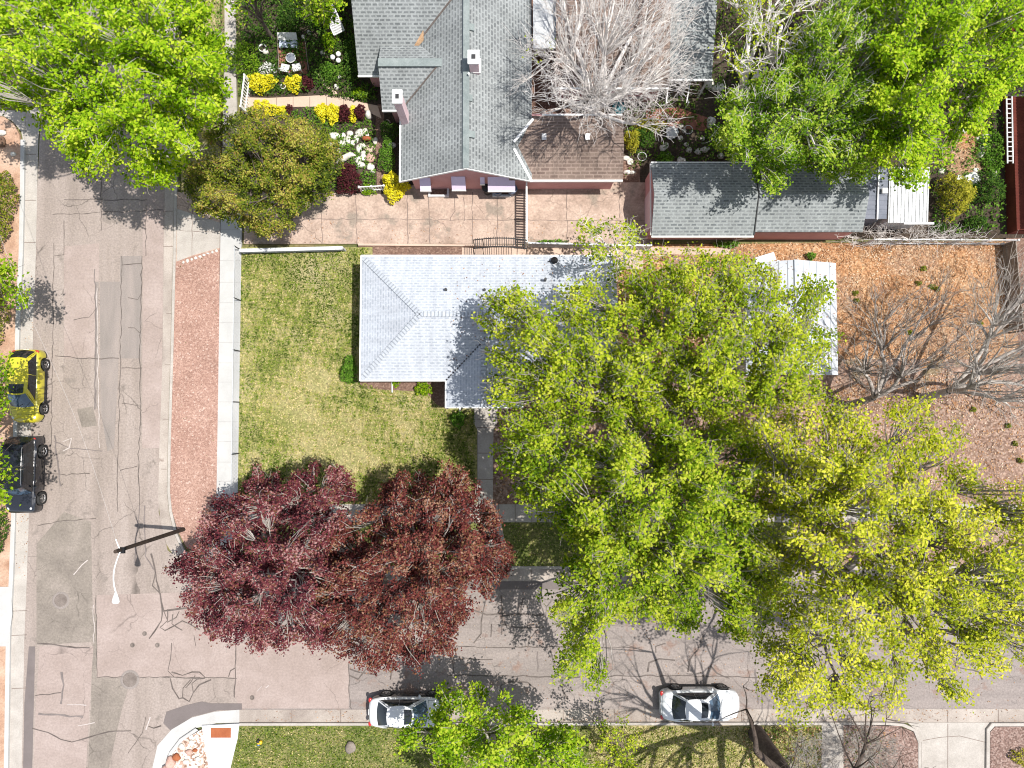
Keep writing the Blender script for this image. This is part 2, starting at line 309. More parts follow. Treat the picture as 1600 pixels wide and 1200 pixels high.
M['lf_elm_green'] = leafmat('lf_elm_green', [(0, (.065, .13, .006)), (.4, (.20, .32, .013)), (.75, (.385, .48, .022)), (1, (.56, .60, .07))], 0.48)
M['lf_red'] = leafmat('lf_red', [(0, (.032, .010, .014)), (.4, (.12, .026, .036)), (.66, (.195, .05, .06)), (.82, (.15, .08, .035)), (.93, (.28, .11, .11)), (1, (.4, .22, .21))], 0.3)
M['lf_redolive'] = leafmat('lf_redolive', [(0, (.03, .012, .011)), (.4, (.125, .03, .028)), (.68, (.205, .055, .046)), (.86, (.16, .09, .035)), (1, (.34, .19, .13))], 0.3)
M['lf_flower'] = leafmat('lf_flower', [(0, (.42, .37, .01)), (.5, (.74, .66, .02)), (1, (.88, .82, .10))], 0.3)
M['lf_gold'] = leafmat('lf_gold', [(0, (.14, .15, .015)), (.5, (.32, .31, .025)), (1, (.52, .46, .06))], 0.3)
M['lf_purple'] = leafmat('lf_purple', [(0, (.025, .008, .01)), (.5, (.06, .014, .018)), (1, (.12, .03, .035))], .2)
M['lf_dark'] = leafmat('lf_dark', [(0, (.015, .04, .008)), (.5, (.045, .11, .014)), (1, (.13, .21, .03))], 0.3)
M['lf_green'] = leafmat('lf_green', [(0, (.03, .09, .01)), (.5, (.10, .22, .02)), (1, (.22, .38, .05))], 0.35)
M['grass_blade'] = leafmat('grass_blade', [(0, (.05, .09, .008)), (.3, (.125, .205, .016)), (.5, (.225, .30, .033)), (.7, (.42, .38, .12)), (1, (.62, .51, .28))], 0.25)
M['litter'] = leafmat('litter', [(0, (.10, .045, .022)), (.4, (.32, .155, .07)), (.8, (.48, .3, .17)), (1, (.62, .5, .37))], .1)
M['petal'] = leafmat('petal', [(0, (.5, .5, .46)), (1, (.8, .8, .77))], .2)

# ---------------------------------------------------------------- foliage machinery
def inpoly(x, y, poly):
    c = np.zeros(len(x), bool); n = len(poly)
    for i in range(n):
        x1, y1 = poly[i]; x2, y2 = poly[(i+1) % n]
        if y1 == y2: continue
        c ^= ((y1 > y) != (y2 > y)) & (x < (x2-x1)*(y-y1)/(y2-y1)+x1)
    return c
def edged(x, y, poly):
    d = np.full(len(x), 1e9); n = len(poly)
    for i in range(n):
        x1, y1 = poly[i]; x2, y2 = poly[(i+1) % n]; dx, dy = x2-x1, y2-y1
        t = np.clip(((x-x1)*dx+(y-y1)*dy)/(dx*dx+dy*dy+1e-9), 0, 1)
        d = np.minimum(d, np.hypot(x-x1-t*dx, y-y1-t*dy))
    return d
def nz2(x, y, s, rg):
    v = np.zeros(len(x))
    for k in range(7):
        a = rg.uniform(0, 6.28); f = rg.uniform(.6, 1.7)/s; v += np.sin((x*math.cos(a)+y*math.sin(a))*f*6.28+rg.uniform(0, 6.28))
    return v/2.6
def spoly(poly, n, rg):
    xs = [p[0] for p in poly]; ys = [p[1] for p in poly]; X = []; Y = []; k = 0
    while k < n:
        x = rg.uniform(min(xs), max(xs), n*2); y = rg.uniform(min(ys), max(ys), n*2); m = inpoly(x, y, poly)
        X.append(x[m]); Y.append(y[m]); k += m.sum()
    return np.concatenate(X)[:n], np.concatenate(Y)[:n]
def parea(poly):
    return abs(sum(poly[i][0]*poly[(i+1) % len(poly)][1]-poly[(i+1) % len(poly)][0]*poly[i][1] for i in range(len(poly))))/2
def leaves_mesh(name, C, tint, ls, rg, mat, parent, up=.75, wr=.62, bend=.25):
    "C (n,3) leaf centres -> one mesh of small bent leaves"
    n = len(C)
    nr = rg.normal(0, 1, (n, 3)); nr /= np.linalg.norm(nr, axis=1)[:, None]
    nr = nr*(1-up)+np.array([.12, 0, 1])*up; nr /= np.linalg.norm(nr, axis=1)[:, None]
    a = rg.normal(0, 1, (n, 3)); a -= (a*nr).sum(1)[:, None]*nr; a /= np.linalg.norm(a, axis=1)[:, None]
    b = np.cross(nr, a); L = ls*np.where(rg.uniform(0, 1, n) < .35, rg.uniform(.45, .75, n), rg.uniform(.75, 1.35, n))[:, None]/2; W = L*wr
    k = rg.uniform(-.15, .25, n)[:, None]
    V = np.stack([C-a*L, C+b*W+a*L*k+nr*L*bend, C+a*L, C-b*W+a*L*k+nr*L*bend*.6], 1).reshape(-1, 3)
    off = origin(parent) if parent is not None else Vector((0, 0, 0)); V = V-np.array(off)
    me = bpy.data.meshes.new(name)
    me.vertices.add(4*n); me.vertices.foreach_set('co', V.astype(np.float32).ravel())
    me.loops.add(4*n); me.loops.foreach_set('vertex_index', np.arange(4*n, dtype=np.int32))
    me.polygons.add(n); me.polygons.foreach_set('loop_start', np.arange(0, 4*n, 4, dtype=np.int32))
    at = me.attributes.new('tint', 'FLOAT', 'POINT'); at.data.foreach_set('value', np.repeat(np.clip(tint, 0, 1), 4).astype(np.float32))
    me.materials.append(mat); me.update(calc_edges=True); me.validate()
    o = bpy.data.objects.new(name, me); col.objects.link(o); o.parent = parent
    return o
def tubes_mesh(name, T, mat, parent):
    "T: list of (P0,C,P1,r0,r1,segs,sides) arrays"
    Vs = []; Fs = []; n0 = 0; off = np.array(origin(parent)) if parent is not None else np.zeros(3)
    for P0, Cc, P1, r0, r1, S, K in T:
        n = len(P0)
        if n == 0: continue
        t = np.linspace(0, 1, S+1)[None, :, None]
        p = (1-t)**2*P0[:, None]+2*t*(1-t)*Cc[:, None]+t*t*P1[:, None]
        tg = 2*(1-t)*(Cc-P0)[:, None]+2*t*(P1-Cc)[:, None]; tg /= (np.linalg.norm(tg, axis=2)[..., None]+1e-9)
        ref = np.where(np.abs(tg[..., 2:3]) < .9, np.array([0, 0, 1.]), np.array([1., 0, 0]))
        a = np.cross(tg, ref); a /= (np.linalg.norm(a, axis=2)[..., None]+1e-9); b = np.cross(tg, a)
        r = (r0[:, None]*(1-t[..., 0])+r1[:, None]*t[..., 0])[..., None]
        th = np.arange(K)*2*math.pi/K
        v = p[:, :, None]+(a[:, :, None]*np.cos(th)[None, None, :, None]+b[:, :, None]*np.sin(th)[None, None, :, None])*r[:, :, None]
        Vs.append(v.reshape(-1, 3)-off)
        i = np.arange(n)[:, None, None]*(S+1)*K; s = np.arange(S)[None, :, None]*K; j = np.arange(K)[None, None, :]; j2 = (j+1) % K
        Fs.append(np.stack(np.broadcast_arrays(i+s+j, i+s+j2, i+s+K+j2, i+s+K+j), -1).reshape(-1, 4)+n0); n0 += n*(S+1)*K
    V = np.concatenate(Vs); F = np.concatenate(Fs).astype(np.int32); m = len(F)
    me = bpy.data.meshes.new(name); me.vertices.add(len(V)); me.vertices.foreach_set('co', V.astype(np.float32).ravel())
    me.loops.add(4*m); me.loops.foreach_set('vertex_index', F.ravel()); me.polygons.add(m)
    me.polygons.foreach_set('loop_start', np.arange(0, 4*m, 4, dtype=np.int32)); me.polygons.foreach_set('use_smooth', np.ones(m, bool))
    me.materials.append(mat); me.update(calc_edges=True)
    o = bpy.data.objects.new(name, me); col.objects.link(o); o.parent = parent
    return o
def tree(name, label, cat, poly, base, ztop, zedge, lmat, bmat, dens=4, lpc=26, ls=.22, cr=.5, thick=2.2, gap=-9, gs=120, lump=.8, rt=.25,
         fork=None, seed=1, group=None, Rd=None, twigs=3, twr=.012, lv=(6, 40), twt=-9, tb=.5, tv=.26, true=False, patch=None, up=.70, nfix=None, flat=.55, along=.4, spread=.9):
    rg = np.random.default_rng(seed)
    b0 = P(base[0], base[1], .12); root = empty(name, b0, label, cat, group)
    zm = (ztop+zedge)/2; sc_ = 26*(1 if true else H/(H-zm)); area = parea(poly)/sc_**2
    n = nfix or int(area*dens)
    x, y = spoly(poly, n, rg)
    d = edged(x, y, poly); Rr = Rd or math.sqrt(parea(poly)/math.pi)*.75
    dome = np.sqrt(1-(1-np.minimum(1, d/Rr))**2)
    lum = nz2(x, y, 75, rg)*lump+nz2(x, y, 28, rg)*lump*.45
    z = zedge+(ztop-zedge)*dome+lum-rg.uniform(0, 1, n)**1.4*thick*(.35+.65*dome)
    g = nz2(x, y, gs, rg)+.5*nz2(x, y, gs*.35, rg)
    keep = g > gap+1.2*np.exp(-d/18.)*(1 if gap > -5 else 0)
    x, y, z, lum = x[keep], y[keep], z[keep], lum[keep]; z = np.maximum(z, .6); n = len(x)
    C = Pn(x, y, z)
    if true: C = np.stack([*Pn(x, y, np.full(n, .0)).T[:2], z], -1)
    cen = C.mean(0); fz = fork if fork else max(1.5, ztop*.28)
    fk = np.array([b0.x+(cen[0]-b0.x)*.12, b0.y+(cen[1]-b0.y)*.12, fz])
    T = []; bb = np.array(b0)
    # levels
    n1, n2 = min(lv[0], n), min(max(lv[1], n//11 if lmat is not None else 0), n)
    i1 = [rg.integers(n)]
    for _ in range(n1-1):
        dd = np.min(np.linalg.norm(C[:, None, :2]-C[i1][None, :, :2], axis=2), 1); i1.append(int(np.argmax(dd*rg.uniform(.6, 1, n))))
    i2 = rg.choice(n, n2, replace=False)
    L1 = fk+(C[i1]-fk)*.5; L1[:, 2] = fk[2]+(C[i1][:, 2]-fk[2])*.5
    A = L1[np.argmin(np.linalg.norm(C[i2][:, None]-C[i1][None], axis=2), 1)]
    L2 = A+(C[i2]-A)*.62; L2[:, 2] -= .25
    iB = np.argmin(np.linalg.norm((C[:, None]-C[i2][None])*np.array([1, 1, .5]), axis=2), 1); B = L2[iB]
    cnt = np.bincount(iB, minlength=n2)
    def ctl(a, b, s, upk=.15):
        m = (a+b)/2; l = np.linalg.norm(b-a, axis=1)[:, None]
        m = m+rg.normal(0, s, m.shape)*l; m[:, 2] += l[:, 0]*upk; return m
    one = lambda v, k: np.full(k, v)
    T.append((bb[None]-np.array([[0, 0, .1]]), ((bb+fk)/2)[None]+rg.normal(0, .08, (1, 3)), fk[None], one(rt*1.25, 1), one(rt*.85, 1), 5, 10))
    T.append((np.repeat(fk[None], n1, 0), ctl(np.repeat(fk[None], n1, 0), L1, .08), L1, one(rt*.62, n1), one(rt*.38, n1), 5, 8))
    T.append((A, ctl(A, L2, .08), L2, one(rt*.34, n2), one(rt*.15, n2), 4, 6))
    T.append((B, ctl(B, C, .12), C, one(rt*.09+.004, n), one(twr, n), 3, 4))
    if twigs:
        tm = (nz2(x, y, 45, rg) > twt); Cs_, Bs_ = C[tm], B[tm]; Ct = np.repeat(Cs_, twigs, 0)
        o2 = rg.normal(0, cr, Ct.shape)*np.array([1, 1, flat]); o2[:, 2] += cr*.4
        dirb = np.repeat(Cs_-Bs_, twigs, 0); dirb /= (np.linalg.norm(dirb, axis=1)[:, None]+1e-6)
        E = Ct+o2*spread+dirb*cr*along
        T.append((Ct, ctl(Ct, E, .22), E, one(twr, len(E)), one(twr*.45, len(E)), 3, 3))
    tr = tubes_mesh('trunk', T, bmat, root)
    if lmat is not None:
        m = n*lpc; Cl = np.repeat(C, lpc, 0)+rg.normal(0, cr*.62, (m, 3))*np.array([1, 1, flat])+np.repeat(B-C, lpc, 0)*rg.uniform(0, .3, (m, 1))
        Cl[:, 2] = np.maximum(Cl[:, 2], .3)
        ti = tb+np.repeat(rg.normal(0, tv*.6, n)+.10*lum/max(lump, .1), lpc)+rg.normal(0, tv, m)
        if patch is not None: ti += np.repeat(nz2(x, y, 90, rg)*patch, lpc)
        leaves_mesh('crown', Cl, ti, ls, rg, lmat, root, up)
    return root
def bare(name, label, cat, poly, base, ztop, zedge, bmat, **kw):
    kw.setdefault('lpc', 0); return tree(name, label, cat, poly, base, ztop, zedge, None, bmat, **kw)
def shrub(label, px, py, rx, ry, h, lm, n=500, ls=.12, name='shrub', cat='shrub', seed=None, group=None, stems=True, hole=0):
    "rx, ry in photo pixels; dome of leaves over a few stems"
    seed = seed if seed is not None else int(px*7+py*13); rg = np.random.default_rng(seed)
    b = P(px, py, .12); root = empty(name, b, label, cat, group)
    th = rg.uniform(0, 6.28, n); r = np.sqrt(rg.uniform(hole, 1, n)); wob = 1+.16*np.sin(3*th+seed)+.1*np.sin(7*th+seed*2)
    x = b.x+np.cos(th)*r*wob*rx/26; y = b.y+np.sin(th)*r*wob*ry/26
    z = .12+h*np.sqrt(np.maximum(.05, 1-r*r*.85))*rg.uniform(.55, 1.05, n)
    z += .12*h*np.sin(x*9+seed)*np.cos(y*8)
    C = np.stack([x, y, np.maximum(z, .15)], -1)
    leaves_mesh('foliage', C, rg.normal(.5, .25, n), ls, rg, lm, root, .55)
    if stems:
        k = 9; idx = rg.choice(n, k); E = C[idx]*np.array([1, 1, .9]); S = np.repeat(np.array(b)[None], k, 0)
        tubes_mesh('stem', [(S, (S+E)/2+rg.normal(0, .05, (k, 3)), E, np.full(k, .02), np.full(k, .008), 3, 4)], M['bark_mid'], root)
    return root
def cover(name, label, polys, n, h, ls, lm, z0=.13, seed=0, gap=-9, tb=.5, up=.5, tv=.25, gs=60, amp=.12, spots=(), bare_=0):
    rg = np.random.default_rng(seed); Cs = []
    tot = sum(parea(p) for p in polys)
    for p in polys:
        k = int(n*parea(p)/tot)+1; x, y = spoly(p, k, rg); g = nz2(x, y, gs, rg)*.7+nz2(x, y, gs*.25, rg)*.8+nz2(x, y, gs*.09, rg)*.6
        for sx_, sy_, sr_, sa_ in spots: g += sa_*np.exp(-((x-sx_)**2+(y-sy_)**2)/(sr_*sr_))
        m = (g > gap) & ((g < 1.75) | (rg.uniform(0, 1, len(g)) > bare_)); x, y, g = x[m], y[m], g[m]
        q = Pn(x, y, np.full(len(x), z0)); q[:, 2] = z0+rg.uniform(0, 1, len(x))**1.3*h*np.clip(1+.3*g, .2, 2); Cs.append((q, g))
    C = np.concatenate([c for c, _ in Cs]); g = np.concatenate([q for _, q in Cs])
    o = leaves_mesh(name, C, tb+amp*g+rg.normal(0, tv, len(C)), ls, rg, lm, None, up)
    return tag(o, label, name.replace('_', ' '), kind='stuff')

# ---------------------------------------------------------------- setting: ground, streets, pavements, yards
def sheet(name, poly, z, m, thick=None, kind='structure', parent=None):
    mb = MB(); pts = [gz(p, z) for p in poly]
    if thick: mb.prism(pts, z, z-thick)
    else:
        ar = sum(pts[i][0]*pts[(i+1) % len(pts)][1]-pts[(i+1) % len(pts)][0]*pts[i][1] for i in range(len(pts)))
        if ar < 0: pts = pts[::-1]
        mb.add([(p[0], p[1], z) for p in pts], [list(range(len(pts)))])
    o = obj(name, mb, m, parent)
    if kind: o['kind'] = kind
    return o
def gz(p, z): q = P(p[0], p[1], z); return (q.x, q.y)
def ribbons(name, lines, z, m, parent=None):
    "painted / sealed lines lying on a surface: [(width_px, [(x,y)...])]"
    mb = MB(); rg = random.Random(len(lines))
    for li, (wd, pts) in enumerate(lines):
        q = []
        for i in range(len(pts)-1):
            a, b = pts[i], pts[i+1]; L = math.hypot(b[0]-a[0], b[1]-a[1]); k = max(1, int(L/9))
            for j in range(k):
                t = j/k; jt = 0 if (i == 0 and j == 0) else min(1.3, L*.03) if wd < 6 and name != 'pavement_joints' else 0
                q.append((a[0]+(b[0]-a[0])*t+rg.uniform(-jt, jt), a[1]+(b[1]-a[1])*t+rg.uniform(-jt, jt)))
        q.append(pts[-1]); W = [Vector(P(p[0], p[1], z)) for p in q]
        vs = []
        for i, p in enumerate(W):
            t = (W[min(i+1, len(W)-1)]-W[max(i-1, 0)]).normalized(); nrm = Vector((-t.y, t.x, 0))
            h = wd/26/2*(rg.uniform(.6, 1.25) if name != 'pavement_joints' else 1); zz = Vector((0, 0, (li % 7)*.0005))
            vs += [p-nrm*h+zz, p+nrm*h+zz]
        mb.add(vs, [(2*i, 2*i+2, 2*i+3, 2*i+1) for i in range(len(W)-1)])
    o = obj(name, mb, m, parent)
    if parent is None: o['kind'] = 'structure'
    return o
g = MB(); g.add([(-400, -400, -.03), (400, -400, -.03), (400, 400, -.03), (-400, 400, -.03)], [(0, 1, 2, 3)]); tag(obj('ground', g, M['ground']), kind='structure')
# streets
WL = [(60, 215), (58, 300), (56, 400), (52, 500), (49, 650), (46, 780), (42, 900), (38, 1000), (34, 1200), (30, 1500)]
west = [(78, -300), (75, 100), (62, 215)]+WL[1:]+[(245, 1500), (240, 1215), (262, 1150), (310, 1120), (372, 1110), (372, 905), (300, 890), (262, 860), (248, 800), (250, 700), (256, 500), (259, 300), (262, -300)]
sheet('west_street', west, 0.0, M['asphalt'])
sheet('cross_street', [(300, 905), (2300, 905), (2300, 1112), (300, 1112)], -.004, M['asphalt_cross'])
pt = [('slab_pink', [(366, 1000), (545, 1000), (545, 1107), (375, 1107), (366, 1085)], .004), ('slab_pink', [(151, 930), (300, 925), (368, 985), (366, 1058), (152, 1058)], .004),
      ('patch_grey', [(57, 850), (100, 800), (142, 815), (146, 1003), (57, 1008)], .004), ('patch_grey', [(146, 960), (151, 960), (151, 1058), (205, 1060), (190, 1110), (170, 1200), (150, 1330), (132, 1330), (142, 1100)], .004),
      ('patch_blue', [(156, 440), (188, 440), (184, 600), (178, 700), (168, 706), (157, 640)], .004), ('patch_blue', [(188, 400), (222, 400), (220, 560), (186, 560)], .0035),
      ('patch_grey', [(120, 640), (145, 635), (152, 665), (128, 668)], .0045), ('patch_blue', [(149, 440), (154, 440), (152, 640), (147, 635)], .0045),
      ('patch_dark', [(255, 1108), (275, 1118), (262, 1140), (270, 1118), (330, 1112), (378, 1110), (378, 1099), (315, 1097), (270, 1104)], .0085),
      ('patch_dark', [(255, 1130), (260, 1112), (290, 1102), (315, 1096), (330, 1099), (378, 1099), (378, 1109), (340, 1110), (300, 1120), (268, 1143)], .009),
      ('slab_pink', [(146, 1010), (62, 1010), (56, 1100), (52, 1200), (50, 1280), (130, 1280), (140, 1100)], .0042), ('patch_dark', [(45, 1010), (55, 1010), (48, 1300), (34, 1300), (38, 1100)], .005),
      ('asphalt_cross', [(700, 975), (1600, 985), (1600, 1060), (700, 1055)], .003), ('patch_dark', [(600, 908), (1800, 908), (1800, 921), (600, 921)], .005),
      ('slab_pink', [(100, 385), (155, 380), (152, 560), (100, 560)], .0038), ('slab_pink', [(223, 300), (256, 300), (252, 700), (222, 700)], .0036)]
for k, (mm, pl, z) in enumerate(pt[:8]+pt[9:]): sheet('road_patch', pl, z+.0001*k, M[mm])
cr = [(1.6, [(368, 985), (368, 1030), (366, 1090)]), (1.2, [(545, 1035), (547, 1107)]), (1.0, [(150, 930), (151, 1058), (370, 1060)]), (1.2, [(252, 1058), (320, 1060)]),
      (2.4, [(236, 865), (243, 895), (250, 930), (256, 955), (275, 952), (292, 950)]), (2, [(243, 895), (238, 915), (250, 928), (254, 950), (252, 970), (243, 985), (233, 998)]), (2, [(256, 955), (262, 970), (250, 980), (258, 985), (272, 978), (285, 970), (296, 975), (312, 984)]),
      (1.5, [(262, 952), (262, 972), (275, 965), (280, 955)]), (1.5, [(270, 960), (268, 975), (285, 985)]), (1.3, [(268, 1005), (266, 1030), (262, 1048), (272, 1058)]),
      (1.8, [(268, 1050), (285, 1055), (300, 1050), (312, 1050), (320, 1058)]), (1.8, [(266, 1060), (270, 1075), (280, 1092), (285, 1090), (296, 1096), (302, 1082), (312, 1070), (330, 1062)]), (1.5, [(290, 1075), (298, 1066), (305, 1055)]), (1.5, [(302, 1082), (300, 1068), (312, 1058)]), (1.5, [(285, 1090), (286, 1075), (298, 1062)]),
      (1.6, [(357, 1058), (360, 1048), (367, 1044)]), (1.8, [(232, 1135), (240, 1138), (252, 1134)]), (1, [(303, 993), (306, 1010)]),
      (2, [(58, 1005), (80, 1006), (100, 1011), (140, 1012)]), (1.8, [(50, 1138), (75, 1145), (95, 1155), (112, 1160), (130, 1155), (150, 1148), (180, 1142), (205, 1142)]), (1.4, [(55, 1087), (95, 1082)]), (1, [(200, 1177), (212, 1160), (222, 1145), (228, 1120)]),
      (1.4, [(86, 556), (100, 558), (150, 560), (186, 560)]), (1.2, [(58, 822), (90, 815), (150, 810)]), (1.3, [(72, 740), (95, 742), (140, 740)]), (1.2, [(190, 414), (222, 412)]), (1, [(115, 500), (140, 495), (152, 480)]), (1.1, [(190, 575), (222, 575)]), (1, [(190, 630), (220, 635)]), (1, [(188, 735), (215, 728)]),
      (1.4, [(222, 400), (220, 470), (218, 560), (220, 640), (216, 720), (218, 790)]), (1, [(84, 400), (82, 555), (80, 680), (78, 740)]), (1, [(190, 400), (188, 560), (184, 720), (184, 800)]), (1, [(200, 465), (215, 468), (220, 460)]), (.9, [(200, 512), (210, 512), (218, 520)]),
      (1, [(82, 335), (255, 328)]), (1, [(100, 345), (100, 398), (84, 400), (84, 380)]), (1, [(158, 270), (158, 360)]), (1, [(228, 320), (228, 400)]), (1, [(100, 312), (230, 312)]),
      (1.6, [(783, 930), (785, 960), (784, 992)]), (2.4, [(784, 962), (812, 960), (850, 961)]), (2.2, [(784, 976), (810, 982), (850, 980)]), (2.2, [(818, 935), (812, 960)]), (2.2, [(838, 985), (826, 1000), (825, 1012)]), (1.4, [(700, 1010), (760, 1012), (870, 1010), (1000, 1012)]),
      (1.5, [(700, 1055), (780, 1056), (880, 1058), (1000, 1056), (1200, 1058)]), (2.2, [(786, 1068), (800, 1065), (825, 1066), (838, 1078)]), (2.2, [(876, 1060), (880, 1082), (888, 1093)]), (2, [(760, 930), (752, 970), (752, 990), (740, 1005)]), (2, [(735, 952), (760, 960), (790, 958)]), (1.8, [(768, 975), (767, 995)]),
      (2.2, [(786, 1085), (782, 1072), (790, 1066)]), (2.4, [(1012, 1050), (1014, 1035), (1030, 1030), (1055, 1032)]), (2, [(1025, 1020), (1025, 1010), (1040, 1005)]), (2, [(1075, 1050), (1078, 1030), (1090, 1015), (1100, 990)]),
      (2.2, [(1110, 1040), (1120, 1052), (1140, 1060)]), (2, [(1150, 975), (1160, 1000), (1190, 1010)]), (2.4, [(1230, 960), (1260, 975), (1300, 972)]), (2.2, [(1250, 950), (1255, 985), (1275, 990)]), (2.4, [(1315, 985), (1314, 1020), (1330, 1045), (1362, 1050)]), (2.4, [(1333, 1020), (1333, 1000)]), (2.6, [(1362, 1060), (1362, 1095), (1390, 1096)]), (2.2, [(1490, 1020), (1500, 1030), (1490, 1040), (1530, 1050), (1535, 1062)]), (2.2, [(1440, 1000), (1450, 1020), (1480, 1018)]), (2.4, [(545, 1055), (560, 1062), (572, 1045)]), (2.4, [(546, 1045), (565, 1052), (590, 1055)]),
      (2.2, [(610, 1062), (612, 1048), (620, 1042)]), (1.6, [(708, 1052), (708, 1030), (770, 1030)]), (1.2, [(900, 925), (940, 940), (980, 938)]), (2, [(930, 1010), (945, 1030), (950, 1055)]), (2, [(860, 1015), (866, 1040), (900, 1050)])]
ribbons('road_cracks', cr, .0135, M['tar'])
sr = [(2.2, [(148, 420), (150, 520), (148, 640)]), (1.5, [(84, 690), (110, 700), (160, 705)]), (3, [(60, 1115), (130, 1120)]), (2.5, [(85, 680), (95, 760)]), (2, [(226, 790), (228, 870), (240, 890)]), (2, [(210, 880), (215, 820), (218, 790)]), (3, [(96, 1050), (100, 1070), (95, 1100)]), (2, [(840, 1018), (840, 1050)]), (2.5, [(1180, 1045), (1185, 1100)])]
ribbons('road_stains', sr, .0122, M['tar_soft'])
sp = [(1.6, [(115, 898), (128, 883), (137, 875)]), (1.4, [(105, 1101), (135, 1102)]), (1.4, [(122, 1134), (148, 1129)]), (1.2, [(146, 945), (147, 1005)]), (1.2, [(152, 450), (154, 640), (156, 700)]), (2, [(98, 690), (112, 685), (108, 700), (98, 705)]), (2, [(228, 1140), (235, 1120)]), (1, [(402, 1080), (409, 1072)]), (1.5, [(415, 1075), (420, 1071)])]
ribbons('road_scrapes', sp, .0142, M['scrape'])
# gutters and kerbs
def strip(name, lineA, lineB, z, m, thick=None): return sheet(name, lineA+lineB[::-1], z, m, thick)
rg_in = [(270, -300), (272, 300), (270, 400), (266, 560), (262, 700), (261, 770), (264, 800), (272, 835), (285, 862), (310, 885), (372, 889), (2300, 889)]
rg_out = [(256, -300), (258, 300), (256, 400), (254, 560), (249, 700), (247, 780), (251, 815), (260, 850), (276, 876), (305, 902), (372, 908), (2300, 908)]
strip('gutter', rg_in, rg_out, .006, M['gutter'])
kin = [(279, -300), (281, 300), (279, 400), (275, 560), (270, 700), (269, 770), (272, 800), (279, 828), (291, 852), (314, 874), (372, 880), (2300, 880)]
def kerb(name, a, b, m, zt=.15):
    mb = MB(); n = min(len(a), len(b))
    A = [P(*p, zt) for p in a]; B = [P(*p, zt) for p in b]
    vs = []
    for p, q in zip(A, B): vs += [(p.x, p.y, -.02), (p.x, p.y, zt-.02), (p.x+(q.x-p.x)*.12, p.y+(q.y-p.y)*.12, zt), (q.x, q.y, zt), (q.x, q.y, -.02)]
    mb.add(vs, [(5*i+j, 5*i+j+1, 5*i+j+6, 5*i+j+5) for i in range(n-1) for j in range(4)])
    o = obj(name, mb, m); o['kind'] = 'structure'; return o
kerb('kerb', rg_in, [(p[0]+4.5 if i < 8 else p[0]+3, p[1]-(0 if i < 6 else 1.5 if i < 9 else 4)) for i, p in enumerate(rg_in)], M['concrete_old'])
# west side gutter/kerb
lw_out = [(78, -300), (70, 100), (60, 218), (58, 300), (56, 400), (52, 500), (49, 650), (46, 780), (42, 900), (38, 1000), (34, 1200), (30, 1500)]
lw_in = [(40, -300), (40, 180), (38, 218), (37, 300), (35, 400), (30, 500), (27, 650), (24, 780), (20, 900), (15, 1000), (12, 1200), (8, 1500)]
strip('gutter', lw_out, lw_in, .006, M['concrete_old'])
kerb('kerb', lw_in[2:], [(p[0]-6, p[1]) for p in lw_in[2:]], M['concrete_new'])
sheet('pavement', [(-300, 165), (15, 172), (40, 175), (38, 230), (33, 205), (20, 190), (5, 181), (-300, 178)], .03, M['concrete_old'], .04)
sheet('west_verge', [(-400, 178), (5, 182), (20, 192), (30, 210), (33, 240), (31, 300), (29, 400), (24, 500), (21, 650), (18, 780), (14, 900), (9, 1000), (6, 1200), (2, 1500), (-400, 1500)], .12, M['verge_dirt'], .2)
sheet('side_driveway', [(-300, 915), (17, 917), (19, 960), (12, 1010), (-300, 1012)], .155, M['concrete_new'], .04)
# south kerb, corner, ramp
sk_o = [(212, 1500), (235, 1290), (238, 1200), (246, 1165), (268, 1140), (300, 1121), (335, 1112), (374, 1109)]
sk_i = [(232, 1500), (252, 1290), (256, 1200), (264, 1176), (280, 1155), (305, 1138), (338, 1130), (374, 1129)]
strip('gutter', sk_o, sk_i, .012, M['concrete_new'])
strip('gutter', [(374, 1109), (2300, 1107)], [(374, 1130), (2300, 1129)], .0065, M['gutter'])
kerb('kerb', [(p[0], p[1]) for p in sk_i[:6]], [(p[0]+5, p[1]+3) for p in sk_i[:6]], M['concrete_new'])
kerb('kerb', [(374, 1130), (1387, 1129), (1413, 1131), (1432, 1140), (1440, 1160), (1440, 1300)], [(374, 1134), (1387, 1133), (1410, 1135), (1428, 1143), (1435, 1161), (1435, 1300)], M['concrete_old'])
kerb('kerb', [(1540, 1300), (1542, 1140), (1550, 1130), (2300, 1129)], [(1546, 1300), (1547, 1143), (1554, 1135), (2300, 1134)], M['concrete_old'])
sheet('rock_bed', [(256, 1300), (260, 1200), (268, 1178), (284, 1158), (318, 1138), (318, 1150), (326, 1200), (335, 1300)], .12, M['gravel_mix'], .15)
sheet('pavement', [(315, 1134), (374, 1131), (371, 1155), (366, 1175), (360, 1200), (352, 1300), (335, 1300), (326, 1200)], .135, M['concrete_ramp'], .16)
o = MB(); c = P(345, 1145, .145); o.box((c.x, c.y, .1395), (1.18, .57, .012))
for i in range(14):
    for j in range(7): o.lathe([(0.02, 0), (.014, .006), (.001, .007)], 6, (c.x-.54+i*.083, c.y-.24+j*.08, .1455))
tag(obj('tactile_pad', o, M['rust']), 'rust red bumpy warning pad set in the white corner ramp', 'tactile paving')
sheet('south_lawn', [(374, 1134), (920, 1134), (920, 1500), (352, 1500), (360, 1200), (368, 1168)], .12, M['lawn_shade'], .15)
sheet('south_verge', [(920, 1133.5), (1284, 1133.5), (1284, 1500), (920, 1500)], .12, M['lawn_dry'], .15)
sheet('pavement', [(1284, 1131), (1318, 1131), (1318, 1500), (1280, 1500)], .14, M['concrete_old'], .15)
sheet('mulch_bed', [(1318, 1133.5), (1405, 1134.5), (1427, 1144), (1435, 1162), (1434, 1500), (1318, 1500)], .12, M['gravel_red'], .15)
sheet('south_driveway', [(1418, 1129), (1560, 1129), (1543, 1142), (1540, 1500), (1440, 1500), (1440, 1160), (1430, 1140)], .03, M['concrete_old'], .05)
